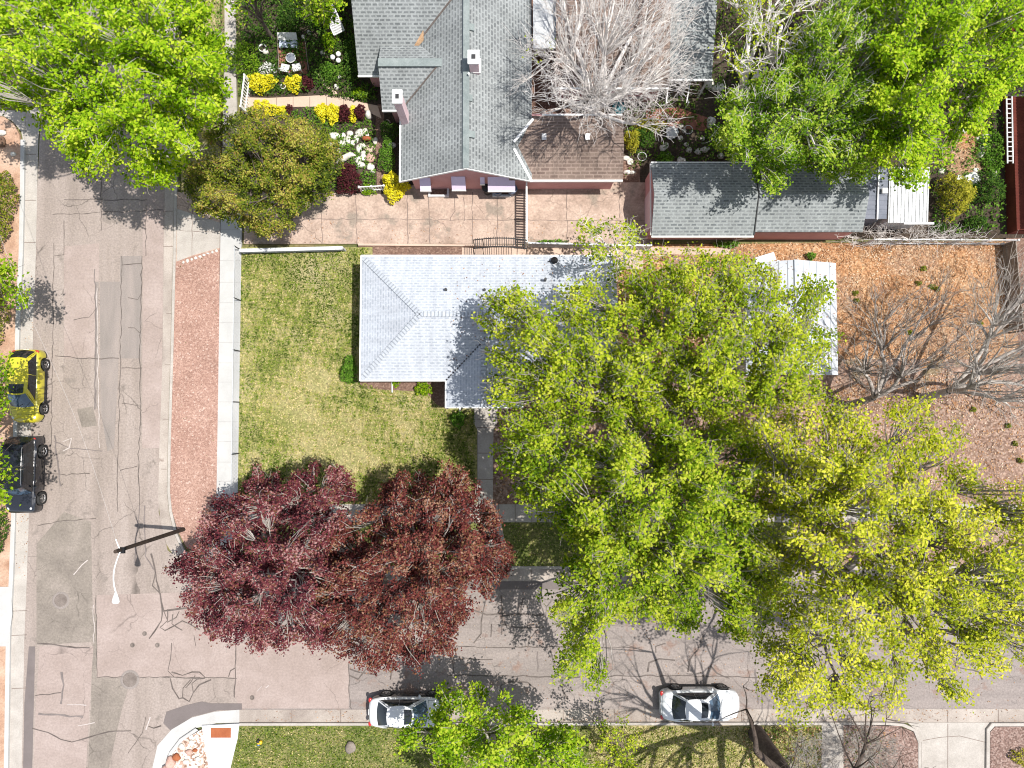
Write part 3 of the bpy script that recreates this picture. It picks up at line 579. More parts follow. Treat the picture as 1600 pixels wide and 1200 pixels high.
sheet('gravel_bed', [(1547, 1500), (1547.5, 1144), (1555, 1135.5), (2300, 1134.5), (2300, 1500)], .12, M['gravel_red'], .15)
# parkway, sidewalk
sheet('gravel_parkway', [(274.5, 409), (300, 400), (318, 395), (343, 388), (341, 800), (330, 868), (316, 874), (290, 853), (278, 830), (269, 799), (266, 770), (266.5, 700), (270.5, 560)], .125, M['gravel_pink'], .15)
sheet('driveway_apron', [(275.5, 300), (345, 300), (343, 388), (318, 395), (300, 400), (274.5, 410)], .118, M['drive_pink'], .14)
sheet('apron_slab', [(276, 326), (344, 348), (343, 387), (318, 394), (300, 399), (276, 409)], .124, M['concrete_old'])
sheet('sidewalk', [(350, -300), (368, -300), (368, 90), (374, 330), (345, 330), (351, 90)], .139, M['concrete_old'], .14)
sheet('sidewalk', [(345, 330), (378, 330), (377, 390), (374, 600), (371, 788), (338, 788), (341, 600), (344, 390)], .14, M['concrete_new'], .14)
sheet('sidewalk', [(330, 788), (2300, 788), (2300, 816), (330, 816)], .1405, M['concrete_old'], .14)
sheet('corner_ramp', [(325, 816), (362, 816), (366, 882), (320, 876)], .135, M['concrete_new'], .15)
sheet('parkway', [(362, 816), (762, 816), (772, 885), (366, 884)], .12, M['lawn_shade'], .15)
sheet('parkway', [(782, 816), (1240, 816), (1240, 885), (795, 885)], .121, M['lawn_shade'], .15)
sheet('parkway', [(1240, 816), (2300, 816), (2300, 885), (1240, 885)], .122, M['dirt_pink'], .15)
sheet('kerb_walk', [(752, 816), (783, 816), (797, 888), (766, 888)], .15, M['concrete_old'], .15)
sheet('front_lawn', [(377, 386), (582, 386), (582, 588), (700, 588), (745, 640), (746, 788), (371, 788), (374, 600)], .12, M['lawn'], .14)
sheet('bark_strip', [(560, 594), (700, 594), (700, 640), (682, 632), (665, 612), (600, 609), (562, 606)], .126, M['soil'])
sheet('yard', [(746, 560), (1000, 560), (1000, 788), (746, 788)], .121, M['dirt_pink'], .14)
sheet('yard', [(1000, 560), (1310, 560), (1310, 788), (1000, 788)], .1215, M['dirt_pink'], .14)
sheet('back_yard', [(1310, 560), (2300, 560), (2300, 788), (1310, 788)], .122, M['dirt_pink'], .14)
sheet('back_yard', [(950, 383), (2300, 370), (2300, 561), (950, 561)], .123, M['mulch'], .14)
sheet('side_dirt', [(560, 383), (950, 383), (950, 470), (560, 470)], .119, M['soil'], .14)
sheet('side_path', [(722, 386), (1005, 386), (1005, 420), (722, 420)], .127, M['walk_pink'], .03)
sheet('side_path', [(1008, 386), (1142, 388), (1138, 398), (1008, 397)], .129, M['walk_pink'], .03)
sheet('front_walk', [(742, 620), (777, 620), (777, 660), (771, 672), (770, 788), (746, 788), (746, 672), (740, 660)], .142, M['concrete_old'], .1)
sheet('bare_soil', [(1572, 372), (2300, 372), (2300, 640), (1600, 640), (1590, 520), (1570, 480)], .130, M['soil'])
# neighbour's lot
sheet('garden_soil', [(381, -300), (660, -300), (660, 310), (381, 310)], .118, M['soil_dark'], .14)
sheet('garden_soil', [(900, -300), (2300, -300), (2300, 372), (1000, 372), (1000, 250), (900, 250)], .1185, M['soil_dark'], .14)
sheet('parkway', [(283, -300), (344, -300), (344, 300), (283, 300)], .1175, M['lawn_dry'], .14)
sheet('house_lot', [(660, -300), (900, -300), (900, 250), (1000, 250), (1000, 300), (660, 300)], .117, M['soil'], .14)
sheet('neighbour_driveway', [(381, 300), (600, 303), (660, 285), (1020, 285), (1020, 381), (381, 381)], .1245, M['drive_pink'], .14)
sheet('garden_path', [(381, 152), (420, 153), (480, 150), (515, 148), (545, 152), (565, 160), (590, 165), (596, 185), (570, 172), (530, 166), (381, 168)], .128, M['walk_pink'], .03)
sheet('garden_path', [(590, 163), (600, 163), (600, 290), (589, 290), (586, 200)], .1275, M['soil'], .03)
sheet('brick_patio', [(1010, 170), (1060, 168), (1110, 185), (1102, 205), (1060, 200), (1010, 190)], .128, M['brick_paving'], .03)
sheet('brick_patio', [(432, 65), (478, 65), (480, 115), (436, 115)], .128, M['brick_paving'], .03)
sheet('mulch_bed', [(1482, 200), (1540, 200), (1545, 262), (1500, 275), (1470, 262)], .128, M['mulch'], .03)
ribbons('driveway_joints', [(.9, [(381, 342), (1015, 345)]), (1.2, [(637, 303), (637, 381)]), (1.3, [(670, 308), (672, 381)]), (1.2, [(738, 300), (738, 381)]), (.9, [(778, 308), (776, 381)]), (1.1, [(886, 300), (886, 378)]), (1, [(968, 285), (968, 340)]), (1, [(503, 300), (503, 381)]), (1.1, [(556, 300), (557, 381)]),
                            (.9, [(710, 308), (711, 330), (704, 340), (704, 345)]), (.9, [(724, 308), (726, 345)]), (.8, [(281, 360), (344, 362)]), (.8, [(279, 342), (343, 342)]), (.8, [(300, 300), (300, 405)])], .1305, M['joint'])
tag(bpy.data.objects['driveway_joints'], kind='structure')
pj = [(.8, [(344-.012*(y-390), y), (376-.012*(y-390), y)]) for y in (359, 407, 441, 473, 504, 535, 567, 597, 628, 659, 690, 722, 752)]
ribbons('pavement_joints', pj, .1432, M['joint_light'])
ribbons('pavement_joints', [(.9, [(x, 788), (x, 816)]) for x in range(415, 1600, 26)]+[(.9, [(745, y), (771, y)]) for y in (655, 668, 708, 749)], .1462, M['joint'])
ribbons('pavement_joints', [(.8, [(263-.0115*(y-400)*3, y), (270-.0115*(y-400)*2.2-(y > 700)*1.5, y)]) for y in (490, 570, 655, 733)]+[(.8, [(255, y), (270, y)]) for y in (330, 385)]+[(.9, [(x, 1109), (x, 1129)]) for x in (456, 532, 700, 790, 880, 960, 1159, 1250, 1352, 1481, 1560)]+[(.9, [(x, 890), (x, 908)]) for x in (830, 900, 980, 1060, 1140, 1250)]
        + [(.8, [(18, y), (42, y-1)]) for y in (955, 993, 1076)]+[(.8, [(30, y), (56, y)]) for y in (241, 313, 379, 455)], .0145, M['joint'])
ribbons('pavement_joints', [(1, [(1481, 1131), (1481, 1300)]), (.8, [(1442, 1157), (1470, 1152), (1500, 1150), (1540, 1160)])], .0335, M['joint'])
ribbons('pavement_joints', [(.8, [(x, 151), (x, 168)]) for x in (432, 458, 484, 510, 537)], .1315, M['joint'])

# ---------------------------------------------------------------- houses
def wall_ring(mb, pts, z0, z1, th=.15):
    n = len(pts)
    for i in range(n):
        a, b = Vector(pts[i]), Vector(pts[(i+1) % n])
        mb.prism([(a.x, a.y), (b.x, b.y), (b.x+.001, b.y+.001)], z1, z0) if 0 else None
    mb.prism([(p[0], p[1]) for p in pts], z1, z0)
def roofhouse(): pass
def rp(px, py, z): return P(px, py, z)

# --- neighbour's pink house
root = empty('pink_house', P(728, 200, .12), 'large pink stucco house with grey shingle gable roofs and lilac awnings', 'house')
EZ, RZ = 2.7, 4.75
eL, eR = 626, 831
mbw = MB()
def T(px, py): q = P(px, py, .12); return (q.x, q.y)
def xy(px, py, z): q = P(px, py, z); return q.x, q.y
xl, yb = xy(626, 283, EZ); xr, _ = xy(831, 283, EZ); xm, _ = xy(728, 262, RZ); ytop = 30.0
ywall = yb+.38
mbw.prism([(xl+.5, ywall), (xr-.4, ywall), (xr-.4, ytop), (xl+.5, ytop)], EZ-.05, .1)
# gable triangle wall
sl = (RZ-EZ)/(xm-xl)
mbw.add([(xl+.5, ywall, EZ-.05), (xr-.4, ywall, EZ-.05), (xm, ywall, RZ-.14), (xl+.5, ywall+.2, EZ-.05), (xr-.4, ywall+.2, EZ-.05), (xm, ywall+.2, RZ-.14)], [(0, 1, 2), (3, 5, 4)])
bx0, by1 = xy(833, 281, 2.6); bx1, _ = xy(973, 281, 2.6)
mbw.prism([(xr-.5, ywall+.01), (bx1-.35, ywall+.01), (bx1-.35, ywall+3.6), (xr-.5, ywall+3.6)], 2.55, .1)
wx0, wy0 = xy(560, 118, 2.4)
mbw.prism([(wx0+.4, wy0+.45), (xl+1, wy0+.45), (xl+1, ytop), (wx0+.4, ytop)], 2.35, .1)
sx0, sy0 = xy(597, 172, EZ); sxr, syr = xy(590, 98, 3.95)
mbw.prism([(sx0+.35, sy0+.4), (xl+1, sy0+.4), (xl+1, syr+2.2), (sx0+.35, syr+2.2)], 2.6, .1)
walls = obj('wall', mbw, M['pink_wall'], root)
roof = MB()
roof.roof([(xl, yb, EZ), (xl, ytop, EZ), (xm, ytop, RZ), (xm, yb, RZ)]); roof.roof([(xm, yb, RZ), (xm, ytop, RZ), (xr, ytop, EZ), (xr, yb, EZ)])
# big west wing south slope (+ its far slope)
wr = 2.4+.57*8
roof.roof([(wx0, wy0, 2.4), (xm, wy0, 2.4), (xm, wy0+4.6, 2.4+.57*4.6), (wx0, wy0+4.6, 2.4+.57*4.6)]); roof.roof([(wx0, wy0+4.6, 2.4+.57*4.6), (xm-.3, wy0+4.6, 2.4+.57*4.6), (xm-.3, wy0+9.2, 2.4), (wx0, wy0+9.2, 2.4)])
# small wing
syd = syr-sy0
roof.roof([(sx0, sy0, EZ), (xm-1.2, sy0, EZ), (xm-1.2, syr, 3.95), (sx0, syr, 3.95)]); roof.roof([(sx0, syr, 3.95), (xm-1.2, syr, 3.95), (xm-1.2, syr+1.3, 3.35), (sx0, syr+1.3, 3.35)])
rf = obj('roof', roof, M['shingle_grey'], root)
cap = MB(); cap.beam((xm, yb, RZ+.03), (xm, ytop, RZ+.03), .34, .05); obj('ridge_cap', cap, M['ridge_green'], rf); cap = MB(); cap.beam((sx0, syr, 3.98), (xm-1.3, syr, 3.98), .45, .05); obj('ridge_cap', cap, M['ridge_green'], rf)
fl = MB(); q = P(648, 72, 3.3)
kz = .57
vy_ = lambda x: wy0+(EZ-2.4+sl*(x-xl))/kz
zx_ = lambda x: EZ+sl*(x-xl)
xa_ = xy(650, 72, 3.3)[0]
vp = [xa_-1.4, xa_-.9, xa_-.3, xa_+.1, xa_+.45]
up_ = [(x, vy_(x)+.10+.12*math.sin(i*2.1), 2.4+kz*(vy_(x)-wy0)+.07+kz*(.10+.12*math.sin(i*2.1))) for i, x in enumerate(vp)]
ks_ = (3.95-3.35)/1.3
lo_ = [(x, vy_(x)-.22-.1*math.cos(i*1.7), zx_(x)+.035) for i, x in enumerate(vp)]
fl.add(up_+[(x, vy_(x), zx_(x)+.05) for x in vp]+lo_, [(i, i+1, 6+i, 5+i) for i in range(4)]+[(5+i, 6+i, 11+i, 10+i) for i in range(4)]); obj('leaf_debris', fl, M['brown_flash'], rf)
for x_a, x_b in ((xa_+.45, xm-.05),):
    vv = MB(); vv.beam((x_a, vy_(x_a), zx_(x_a)+.02), (x_b, vy_(x_b), zx_(x_b)+.02), .10, .05); obj('valley', vv, M['tar'], rf)
k2 = (3.95-EZ)/syd; x_b = xl+(3.95-EZ)/sl; vv = MB(); x_a = xl+.1; vv.beam((x_a, sy0+sl*(x_a-xl)/k2, zx_(x_a)+.02), (x_b, sy0+sl*(x_b-xl)/k2, zx_(x_b)+.02), .08, .05); obj('valley', vv, M['tar'], rf)
tr = MB()
tr.box(((xl+xm)/2, yb-.02, (EZ+RZ)/2-.07), (math.hypot(xm-xl, RZ-EZ), .035, .15), 0, 0, -math.atan2(RZ-EZ, xm-xl)); tr.box(((xr+xm)/2, yb-.02, (EZ+RZ)/2-.07), (math.hypot(xr-xm, RZ-EZ), .035, .15), 0, 0, math.atan2(RZ-EZ, xr-xm))
tr.box((xl-.04, (yb+ywall+4)/2, EZ-.05), (.1, 4.5, .12)); tr.box(((wx0+sx0)/2, wy0-.04, 2.37), (1.5, .08, .12)); tr.box((sx0+.45, sy0-.04, EZ-.05), (.9, .08, .12))
tr.beam((xr-.02, yb, EZ+.03), P(803, 232, 3.35), .14, .08); tr.beam(P(803, 222, 3.4), P(833, 186, 2.9), .14, .08); obj('fascia', tr, M['white_paint'], rf)
# brown garage wing roof
br = MB(); yr = xy(900, 228, 3.15)[1]; yn = xy(900, 181, 2.6)[1]
br.roof([(xr-1.3, by1, 2.6), (bx1, by1, 2.6), (bx1, yr, 3.15), (xr-1.3, yr, 3.15)], .1); br.roof([(xr-1.3, yr, 3.15), (bx1, yr, 3.15), (bx1, yn, 2.62), (xr-1.3, yn, 2.62)], .1)
obj('garage_roof', br, M['shingle_brown'], root)
tb2 = MB(); tb2.box(((xr+bx1)/2, by1-.05, 2.55), (bx1-xr, .1, .16)); obj('gutter_trim', tb2, M['white_paint'], root); tb2 = MB(); tb2.box(((xr+bx1)/2+.3, yn+.05, 2.58), (bx1-xr-.6, .1, .14)); obj('gutter_trim', tb2, M['white_paint'], root)
for px, py in ((850, 214), (918, 214)):
    v = MB(); q = P(px, py, 3.1); v.box((q.x, q.y, 3.12), (.26, .34, .22), 0, .3); obj('roof_vent', v, M['steel'], root)
for px, py in ((736, 44), (733, 154), (737, 211)):
    v = MB(); q = P(px, py, 4.6); v.box((q.x, q.y, 4.66), (.34, .36, .16), 0, 0, .4); obj('roof_vent', v, M['ridge_green'], root)
v = MB(); q = P(733, 119, 4.7); v.tube([(q.x, q.y, 4.4), (q.x, q.y, 5.0)], .06, 8); v.box((q.x, q.y, 4.62), (.3, .3, .03), 0, 0, .4); obj('vent_pipe', v, M['white_paint'], root)
# chimneys
def chimney(px, py, zt, zb, w_, d_, base=None, parent=root, mm='pink_wall', capm='white_paint', nm='chimney'):
    q = P(px, py, zt); mb = MB(); mb.box((q.x, q.y, (zt+zb)/2), (w_, d_, zt-zb)); ch = obj(nm, mb, M[mm], parent)
    c_ = MB(); c_.box((q.x, q.y, zt+.05), (w_+.12, d_+.12, .1)); obj('cap', c_, M[capm], ch)
    f_ = MB(); f_.box((q.x, q.y, zt+.115), (w_*.45, d_*.4, .03)); obj('flue', f_, M['black'], ch)
chimney(740, 90, 5.6, 4.2, .5, .62, mm='pink_pale')
chimney(621, 152, 5.5, .1, .42, .62, mm='pink_pale')
fl = MB(); q = P(740, 98, 4.7); fl.box((q.x+.03, q.y-.12, 4.62), (.72, .8, .06)); obj('chimney_flashing', fl, M['white_paint'], rf)
# awnings
for px0, px1, zt, zw, out in ((655, 672, 2.2, .55, .6), (705, 727, 2.4, .8, .55), (762, 805, 2.35, .75, .6), (750, 757, 2.3, .5, .25)):
    a = MB(); x0 = P(px0, 285, 2.2).x; x1 = P(px1, 285, 2.2).x; y0 = ywall
    a.add([(x0, y0-.01, zt), (x1, y0-.01, zt), (x1, y0-out, zt-zw), (x0, y0-out, zt-zw), (x0, y0-.01, zt-.06), (x1, y0-.01, zt-.06), (x1, y0-out, zt-zw-.1), (x0, y0-out, zt-zw-.1)], [(0, 3, 2, 1), (4, 5, 6, 7), (3, 7, 6, 2), (0, 4, 7, 3), (1, 2, 6, 5)])
    aw = obj('awning', a, M['lilac'], root)
    e = MB(); e.box(((x0+x1)/2, y0-out-.02, zt-zw-.03), (x1-x0+.02, .03, .16)); obj('valance', e, M['white_paint'], aw)
    wn = MB(); wn.box(((x0+x1)/2, y0-.02, zt-.65), (x1-x0-.1, .06, .95)); obj('window', wn, M['glass'], root)
# window wells
for px0, px1 in ((671, 700), (771, 797)):
    ww = MB(); a = P(px0, 293, .25); b = P(px1, 306, .25); x0, x1, y1, y0 = a.x, b.x, a.y, b.y
    ww.box(((x0+x1)/2, y0, .2), (x1-x0+.12, .12, .22)); ww.box((x0, (y0+y1)/2, .2), (.12, y1-y0-.12, .22)); ww.box((x1, (y0+y1)/2, .2), (.12, y1-y0-.12, .22))
    wl = obj('window_well', ww, M['old_white'], root); f = MB(); f.box(((x0+x1)/2, (y0+y1)/2, .14), (x1-x0-.13, y1-y0-.13, .03)); obj('well_floor', f, M['soil'], wl)
mt = MB(); q = P(713, 291, .9); mt.box((q.x, ywall-.1, 1.1), (.3, .18, .45)); mt.tube([(q.x-.2, ywall-.1, .1), (q.x-.2, ywall-.1, 1.6)], .03); mt.tube([(q.x+.25, ywall-.1, .1), (q.x+.25, ywall-.1, 2.0)], .025); obj('utility_meter', mt, M['galv'], root)
# --- rear wings (brown roof and grey roof beyond the bare tree)
root = empty('rear_wing', P(980, 60, .12), 'brown roofed rear wing behind the leafless white tree', 'house wing')
x0, y0 = xy(868, 137, 2.7); x1, _ = xy(1045, 137, 2.7)
mb = MB(); mb.prism([(x0+.3, y0+.4), (x1-.3, y0+.4), (x1-.3, y0+9), (x0+.3, y0+9)], 2.6, .1); obj('wall', mb, M['pink_wall'], root)
mb = MB(); mb.roof([(x0, y0, 2.7), (x1, y0, 2.7), (x1, y0+4, 3.5), (x0, y0+4, 3.5)]); mb.roof([(x0, y0+4, 3.5), (x1, y0+4, 3.5), (x1, y0+8, 2.7), (x0, y0+8, 2.7)]); obj('roof', mb, M['shingle_brown'], root)
mb = MB(); mb.box(((x0+x1)/2, y0-.05, 2.65), (x1-x0, .1, .16)); obj('gutter_trim', mb, M['white_paint'], root)
gx = xy(852, 30, 2.6); mb = MB(); mb.box((xy(852, 20, 3)[0], xy(852, 20, 3)[1], 3.0), (1.4, 4.2, .1)); obj('flat_roof', mb, M['tin'], root)
root = empty('sunroom', P(1090, 60, .12), 'narrow grey shingled sunroom with open front porch beside the leafless white tree', 'house wing')
x0, y0 = xy(1046, 124, 2.6); x1, _ = xy(1112, 124, 2.6)
mb = MB(); mb.prism([(x0+.3, y0+1.2), (x1-.2, y0+1.2), (x1-.2, y0+4.4), (x0+.3, y0+4.4)], 2.5, .1); obj('wall', mb, M['cream_wall'], root)
mb = MB(); mb.roof([(x0, y0, 2.6), (x1, y0, 2.6), (x1+.2, y0+4.6, 3.3), (x0, y0+4.6, 3.3)]); obj('roof', mb, M['shingle_shed'], root)
mb = MB(); mb.box(((x0+x1)/2, y0-.04, 2.56), (x1-x0, .08, .12)); obj('gutter_trim', mb, M['white_paint'], root)
for k in range(3):
    mb = MB(); xx = x0+.15+(x1-x0-.3)*k/2; mb.box((xx, y0+.1, 1.32), (.1, .1, 2.4)); obj('post', mb, M['white_paint'], root)
mb = MB(); mb.box(((x0+x1)/2, y0+.08, .9), (x1-x0-.3, .04, .06)); mb.box(((x0+x1)/2, y0+.08, .3), (x1-x0-.3, .04, .05))
for k in range(12): mb.box((x0+.2+k*(x1-x0-.4)/11, y0+.08, .6), (.03, .03, .6))
obj('railing', mb, M['wood_brown'], root)

# --- white roofed house
root = empty('white_roof_house', P(765, 500, .12), 'single storey house with pale grey white hip roof beside the front lawn', 'house')
EZ2 = 2.85; x0, y1 = xy(565, 400, EZ2); x1, _ = xy(960, 400, EZ2); _, y0 = xy(565, 594, EZ2); ym = (y0+y1)/2; hz = EZ2+(ym-y0)*.40
wx0_, wy0_ = xy(697, 636, EZ2); wx1_, _ = xy(816, 636, EZ2); wm = (wx0_+wx1_)/2; wz = EZ2+(wm-wx0_)*.40
mb = MB(); mb.prism([(x0+.45, y0+.45), (x1-.3, y0+.45), (x1-.3, y1-.45), (x0+.45, y1-.45)], EZ2-.1, .1); mb.prism([(wx0_+.4, wy0_+.5), (wx1_-.4, wy0_+.5), (wx1_-.4, y0+1), (wx0_+.4, y0+1)], EZ2-.1, .1)
mb.add([(x1-.32, y0+.3, EZ2), (x1-.32, y1-.3, EZ2), (x1-.32, ym, hz-.1)], [(0, 1, 2)]); mb.add([(wx0_+.3, wy0_+.5, EZ2-.02), (wx1_-.3, wy0_+.5, EZ2-.02), (wm, wy0_+.5, wz-.12)], [(0, 1, 2)])
obj('wall', mb, M['cream_wall'], root)
hr = x0+(ym-y0)
roof = MB(); roof.roof([(x0, y0, EZ2), (x0, y1, EZ2), (hr, ym, hz)]); roof.roof([(x0, y1, EZ2), (x1, y1, EZ2), (x1, ym, hz), (hr, ym, hz)]); roof.roof([(x0, y0, EZ2), (x1, y0, EZ2), (x1, ym, hz), (hr, ym, hz)])
vy = y0+(wm-wx0_)
roof.roof([(wx0_, wy0_, EZ2+.002), (wx0_, y0, EZ2+.002), (wm, vy, wz), (wm, wy0_, wz)]); roof.roof([(wx1_, wy0_, EZ2+.002), (wx1_, y0, EZ2+.002), (wm, vy, wz), (wm, wy0_, wz)])
rf = obj('roof', roof, M['shingle_white'], root)
def caps(mb, a, b, step=.2):
    a = Vector(a); b = Vector(b); d = b-a; L = d.length; d.normalize(); n = int(L/step)
    for i in range(n):
        p = a+d*(i*step+.1); mb.beam(p-d*.12+Vector((0, 0, .012)), p+d*.1+Vector((0, 0, .036)), .27, .014)
def seam(rf_):
    for a, b in (((x0+.1, y0+.1, EZ2+.03), (hr, ym, hz+.02)), ((x0+.1, y1-.1, EZ2+.03), (hr, ym, hz+.02)), ((hr, ym, hz+.02), (x1, ym, hz+.02)), ((wm, wy0_, wz+.02), (wm, vy, wz+.02))):
        sm = MB(); a = Vector(a); b = Vector(b); d = (b-a).normalized(); q_ = Vector((-d.y, d.x, 0)).normalized()
        for i in range(int((b-a).length/.2)): p = a+d*(i*.2+.2)+Vector((0, 0, .05)); sm.beam(p-q_*.15, p+q_*.15, .055, .012)
        obj('cap_seams', sm, M['seam_grey'], rf_)
M['seam_grey'] = plain('seam_grey', (.24, .26, .29), .9)
cp = MB(); caps(cp, (x0+.1, y0+.1, EZ2+.03), (hr, ym, hz+.02)); caps(cp, (x0+.1, y1-.1, EZ2+.03), (hr, ym, hz+.02)); caps(cp, (hr, ym, hz+.02), (x1, ym, hz+.02)); obj('ridge_cap', cp, M['ridge_white'], rf); cp = MB(); caps(cp, (wm, wy0_, wz+.02), (wm, vy, wz+.02)); obj('ridge_cap', cp, M['ridge_white'], rf); seam(rf)
vl = MB()
for i in range(17): t = i/17; vl.beam((wx0_+(wm-wx0_)*t, y0+(vy-y0)*t, EZ2+(wz-EZ2)*t+.035), (wx0_+(wm-wx0_)*(t+.03), y0+(vy-y0)*(t+.03), EZ2+(wz-EZ2)*(t+.03)+.035), .07, .02)
obj('valley_tabs', vl, M['black'], rf)
dr = MB(); zz = EZ2-.06
for a, b in (((x0-.03, y0-.03), (x0-.03, y1+.03)), ((x0-.03, y1+.03), (x1, y1+.03)), ((x0-.03, y0-.03), (wx0_-.03, y0-.03)), ((wx0_-.03, y0-.03), (wx0_-.03, wy0_-.03)), ((wx0_-.03, wy0_-.03), (wx1_+.03, wy0_-.03)), ((wx1_+.03, wy0_-.03), (wx1_+.03, y0-.03)), ((wx1_, y0-.03), (x1, y0-.03))): dr.beam((*a, zz), (*b, zz), .07, .13)
obj('fascia', dr, M['white_paint'], rf)
for px, py in ((697, 453), (757, 453), (852, 437)):
    v = MB(); q = P(px, py, 3.7); v.tube([(q.x, q.y, 3.0), (q.x, q.y, 3.75+(.2 if px != 757 else .1))], .075, 10); obj('vent_pipe', v, M['black'], root)
v = MB(); q = P(866, 408, 3.0); v.lathe([(.16, 0), (.16, .25), (.2, .27), (.02, .4)], 12, (q.x, q.y, 2.95)); v.tube([(q.x-.35, q.y-.05, 3.1), (q.x, q.y, 3.15)], .03); obj('turbine_vent', v, M['black_metal'], root)
chimney(754, 507, 4.95, 3.9, .34, .5, parent=root, mm='rock_pink', capm='old_white')
for px, py, l in ((600, 594, .5), (713, 636, .5)):
    d = MB(); q = P(px, py, EZ2); d.tube([(q.x, q.y+.45, EZ2-.15), (q.x, q.y+.4, 1.0), (q.x, q.y+.4, .3), (q.x, q.y-.6, .2)], .045, 6); obj('downspout', d, M['white_paint'], root)
for (cx_, cy_, lx, ly) in ((x0+.43, ym, .05, 1.5), (x0+2.6, y0+.43, 1.3, .05), (wx0_+1.0, wy0_+.48, .9, .05), (x0+3, y1-.43, 1.2, .05)):
    wn = MB(); wn.box((cx_, cy_, 1.6), (lx+.1*(lx > .1), ly+.1*(ly > .1), 1.1)); f = obj('window', wn, M['white_paint'], root); g2 = MB(); g2.box((cx_, cy_, 1.6), (lx+(.02 if lx < .1 else -.1), ly+(.02 if ly < .1 else -.1), .95)); obj('pane', g2, M['glass'], f)
dd = MB(); dd.box((P(759, 636, .3).x, wy0_+.48, 1.2), (.95, .06, 2.05)); dr_ = obj('door', dd, M['wood_brown'], root); h_ = MB(); h_.blob((P(759, 636, .3).x+.38, wy0_+.42, 1.1), (.03, .04, .03)); obj('handle', h_, M['steel'], dr_)

# --- white garage
root = empty('garage', P(1230, 500, .12), 'white roofed detached garage half covered by the green tree', 'garage')
x0, y1 = xy(1163, 411, 2.6); x1, _ = xy(1306, 412, 2.6); _, y0 = xy(1306, 586, 2.6); xm2 = (x0+x1)/2; hz2 = 2.6+(x1-xm2)*.33
mb = MB(); mb.prism([(x0+.25, y0+.25), (x1-.25, y0+.25), (x1-.25, y1-.25), (x0+.25, y1-.25)], 2.5, .1)
for yy in (y0+.25, y1-.25): mb.add([(x0+.25, yy, 2.5), (x1-.25, yy, 2.5), (xm2, yy, hz2-.1)], [(0, 1, 2)])
obj('wall', mb, M['cream_wall'], root)
mb = MB(); mb.roof([(x0, y0, 2.6), (x0, y1, 2.6), (xm2, y1, hz2), (xm2, y0, hz2)]); mb.roof([(xm2, y0, hz2), (xm2, y1, hz2), (x1, y1, 2.6), (x1, y0, 2.6)]); rf = obj('roof', mb, M['ridge_white'], root)
rf.data.materials.clear(); M['roll_white'] = surf('roll_white', [(0, (.44, .46, .50)), (1, (.52, .545, .585))], .6, .06, 14, .85); rf.data.materials.append(M['roll_white'])
mb = MB(); mb.beam((xm2, y0, hz2+.02), (xm2, y1, hz2+.02), .25, .03); obj('ridge_cap', mb, M['ridge_white'], rf)
gd = MB(); gd.box((xm2, y0+.23, 1.2), (3.2, .06, 2.1)); 
for k in range(4): gd.box((xm2, y0+.2, .4+k*.52), (3.1, .03, .45))
obj('door', gd, M['old_white'], root)
# --- long shed
root = empty('long_shed', P(1170, 320, .12), 'long pink walled shed with two part grey shingle roof', 'shed')
x0, y1 = xy(1017, 255, 2.35); xs, _ = xy(1176, 255, 2.35); x1, _ = xy(1344, 255, 2.35); _, y0 = xy(1017, 367, 2.35); _, y0b = xy(1172, 369, 2.35); ym = (y0+y1)/2; hz3 = 3.25
mb = MB(); mb.prism([(x0+.1, y0+.3), (x1-.2, y0+.3), (x1-.2, y1-.2), (x0+.1, y1-.2)], 2.25, .1)
for xx in (x0+.1, x1-.2): mb.add([(xx, y0+.3, 2.25), (xx, y1-.2, 2.25), (xx, ym, hz3-.1)], [(0, 1, 2)])
obj('wall', mb, M['pink_wall'], root)
mb = MB(); mb.roof([(x0, y0-.05, 2.35), (xs, y0-.05, 2.35), (xs, ym, hz3), (x0, ym, hz3)]); mb.roof([(x0, y1, 2.35), (xs, y1, 2.35), (xs, ym, hz3), (x0, ym, hz3)])
obj('roof', mb, M['shingle_shed'], root)
mb = MB(); mb.roof([(xs+.03, y0+.15, 2.45), (x1, y0+.15, 2.45), (x1, ym, hz3+.04), (xs+.03, ym, hz3+.04)]); mb.roof([(xs+.03, y1, 2.4), (x1, y1, 2.4), (x1, ym, hz3+.04), (xs+.03, ym, hz3+.04)]); obj('roof', mb, M['shingle_shed'], root)
mb = MB(); mb.box(((x0+xs)/2, y0-.1, 2.3), (xs-x0, .09, .12)); mb.box((x0-.03, (y0+y1)/2, 2.28), (.04, y1-y0, .1)); mb.beam((xs-.5, y0+.2, .3), (xs-.1, y0-.1, 2.25), .06, .06); mb.box(((x0+xs)/2, y1+.05, 2.33), (xs-x0, .05, .1)); obj('gutter_trim', mb, M['white_paint'], root)
mb = MB()
mb.beam((xs+.01, y0, 2.42), (xs+.01, ym, hz3+.02), .05, .06); mb.beam((xs+.01, ym, hz3+.02), (xs+.01, y1, 2.4), .05, .06); obj('roof_seam', mb, M['black'], root)
dd = MB(); dd.box((x0+.08, ym-.4, 1.15), (.06, 2.2, 2.0)); obj('door', dd, M['pink_pale'], root)
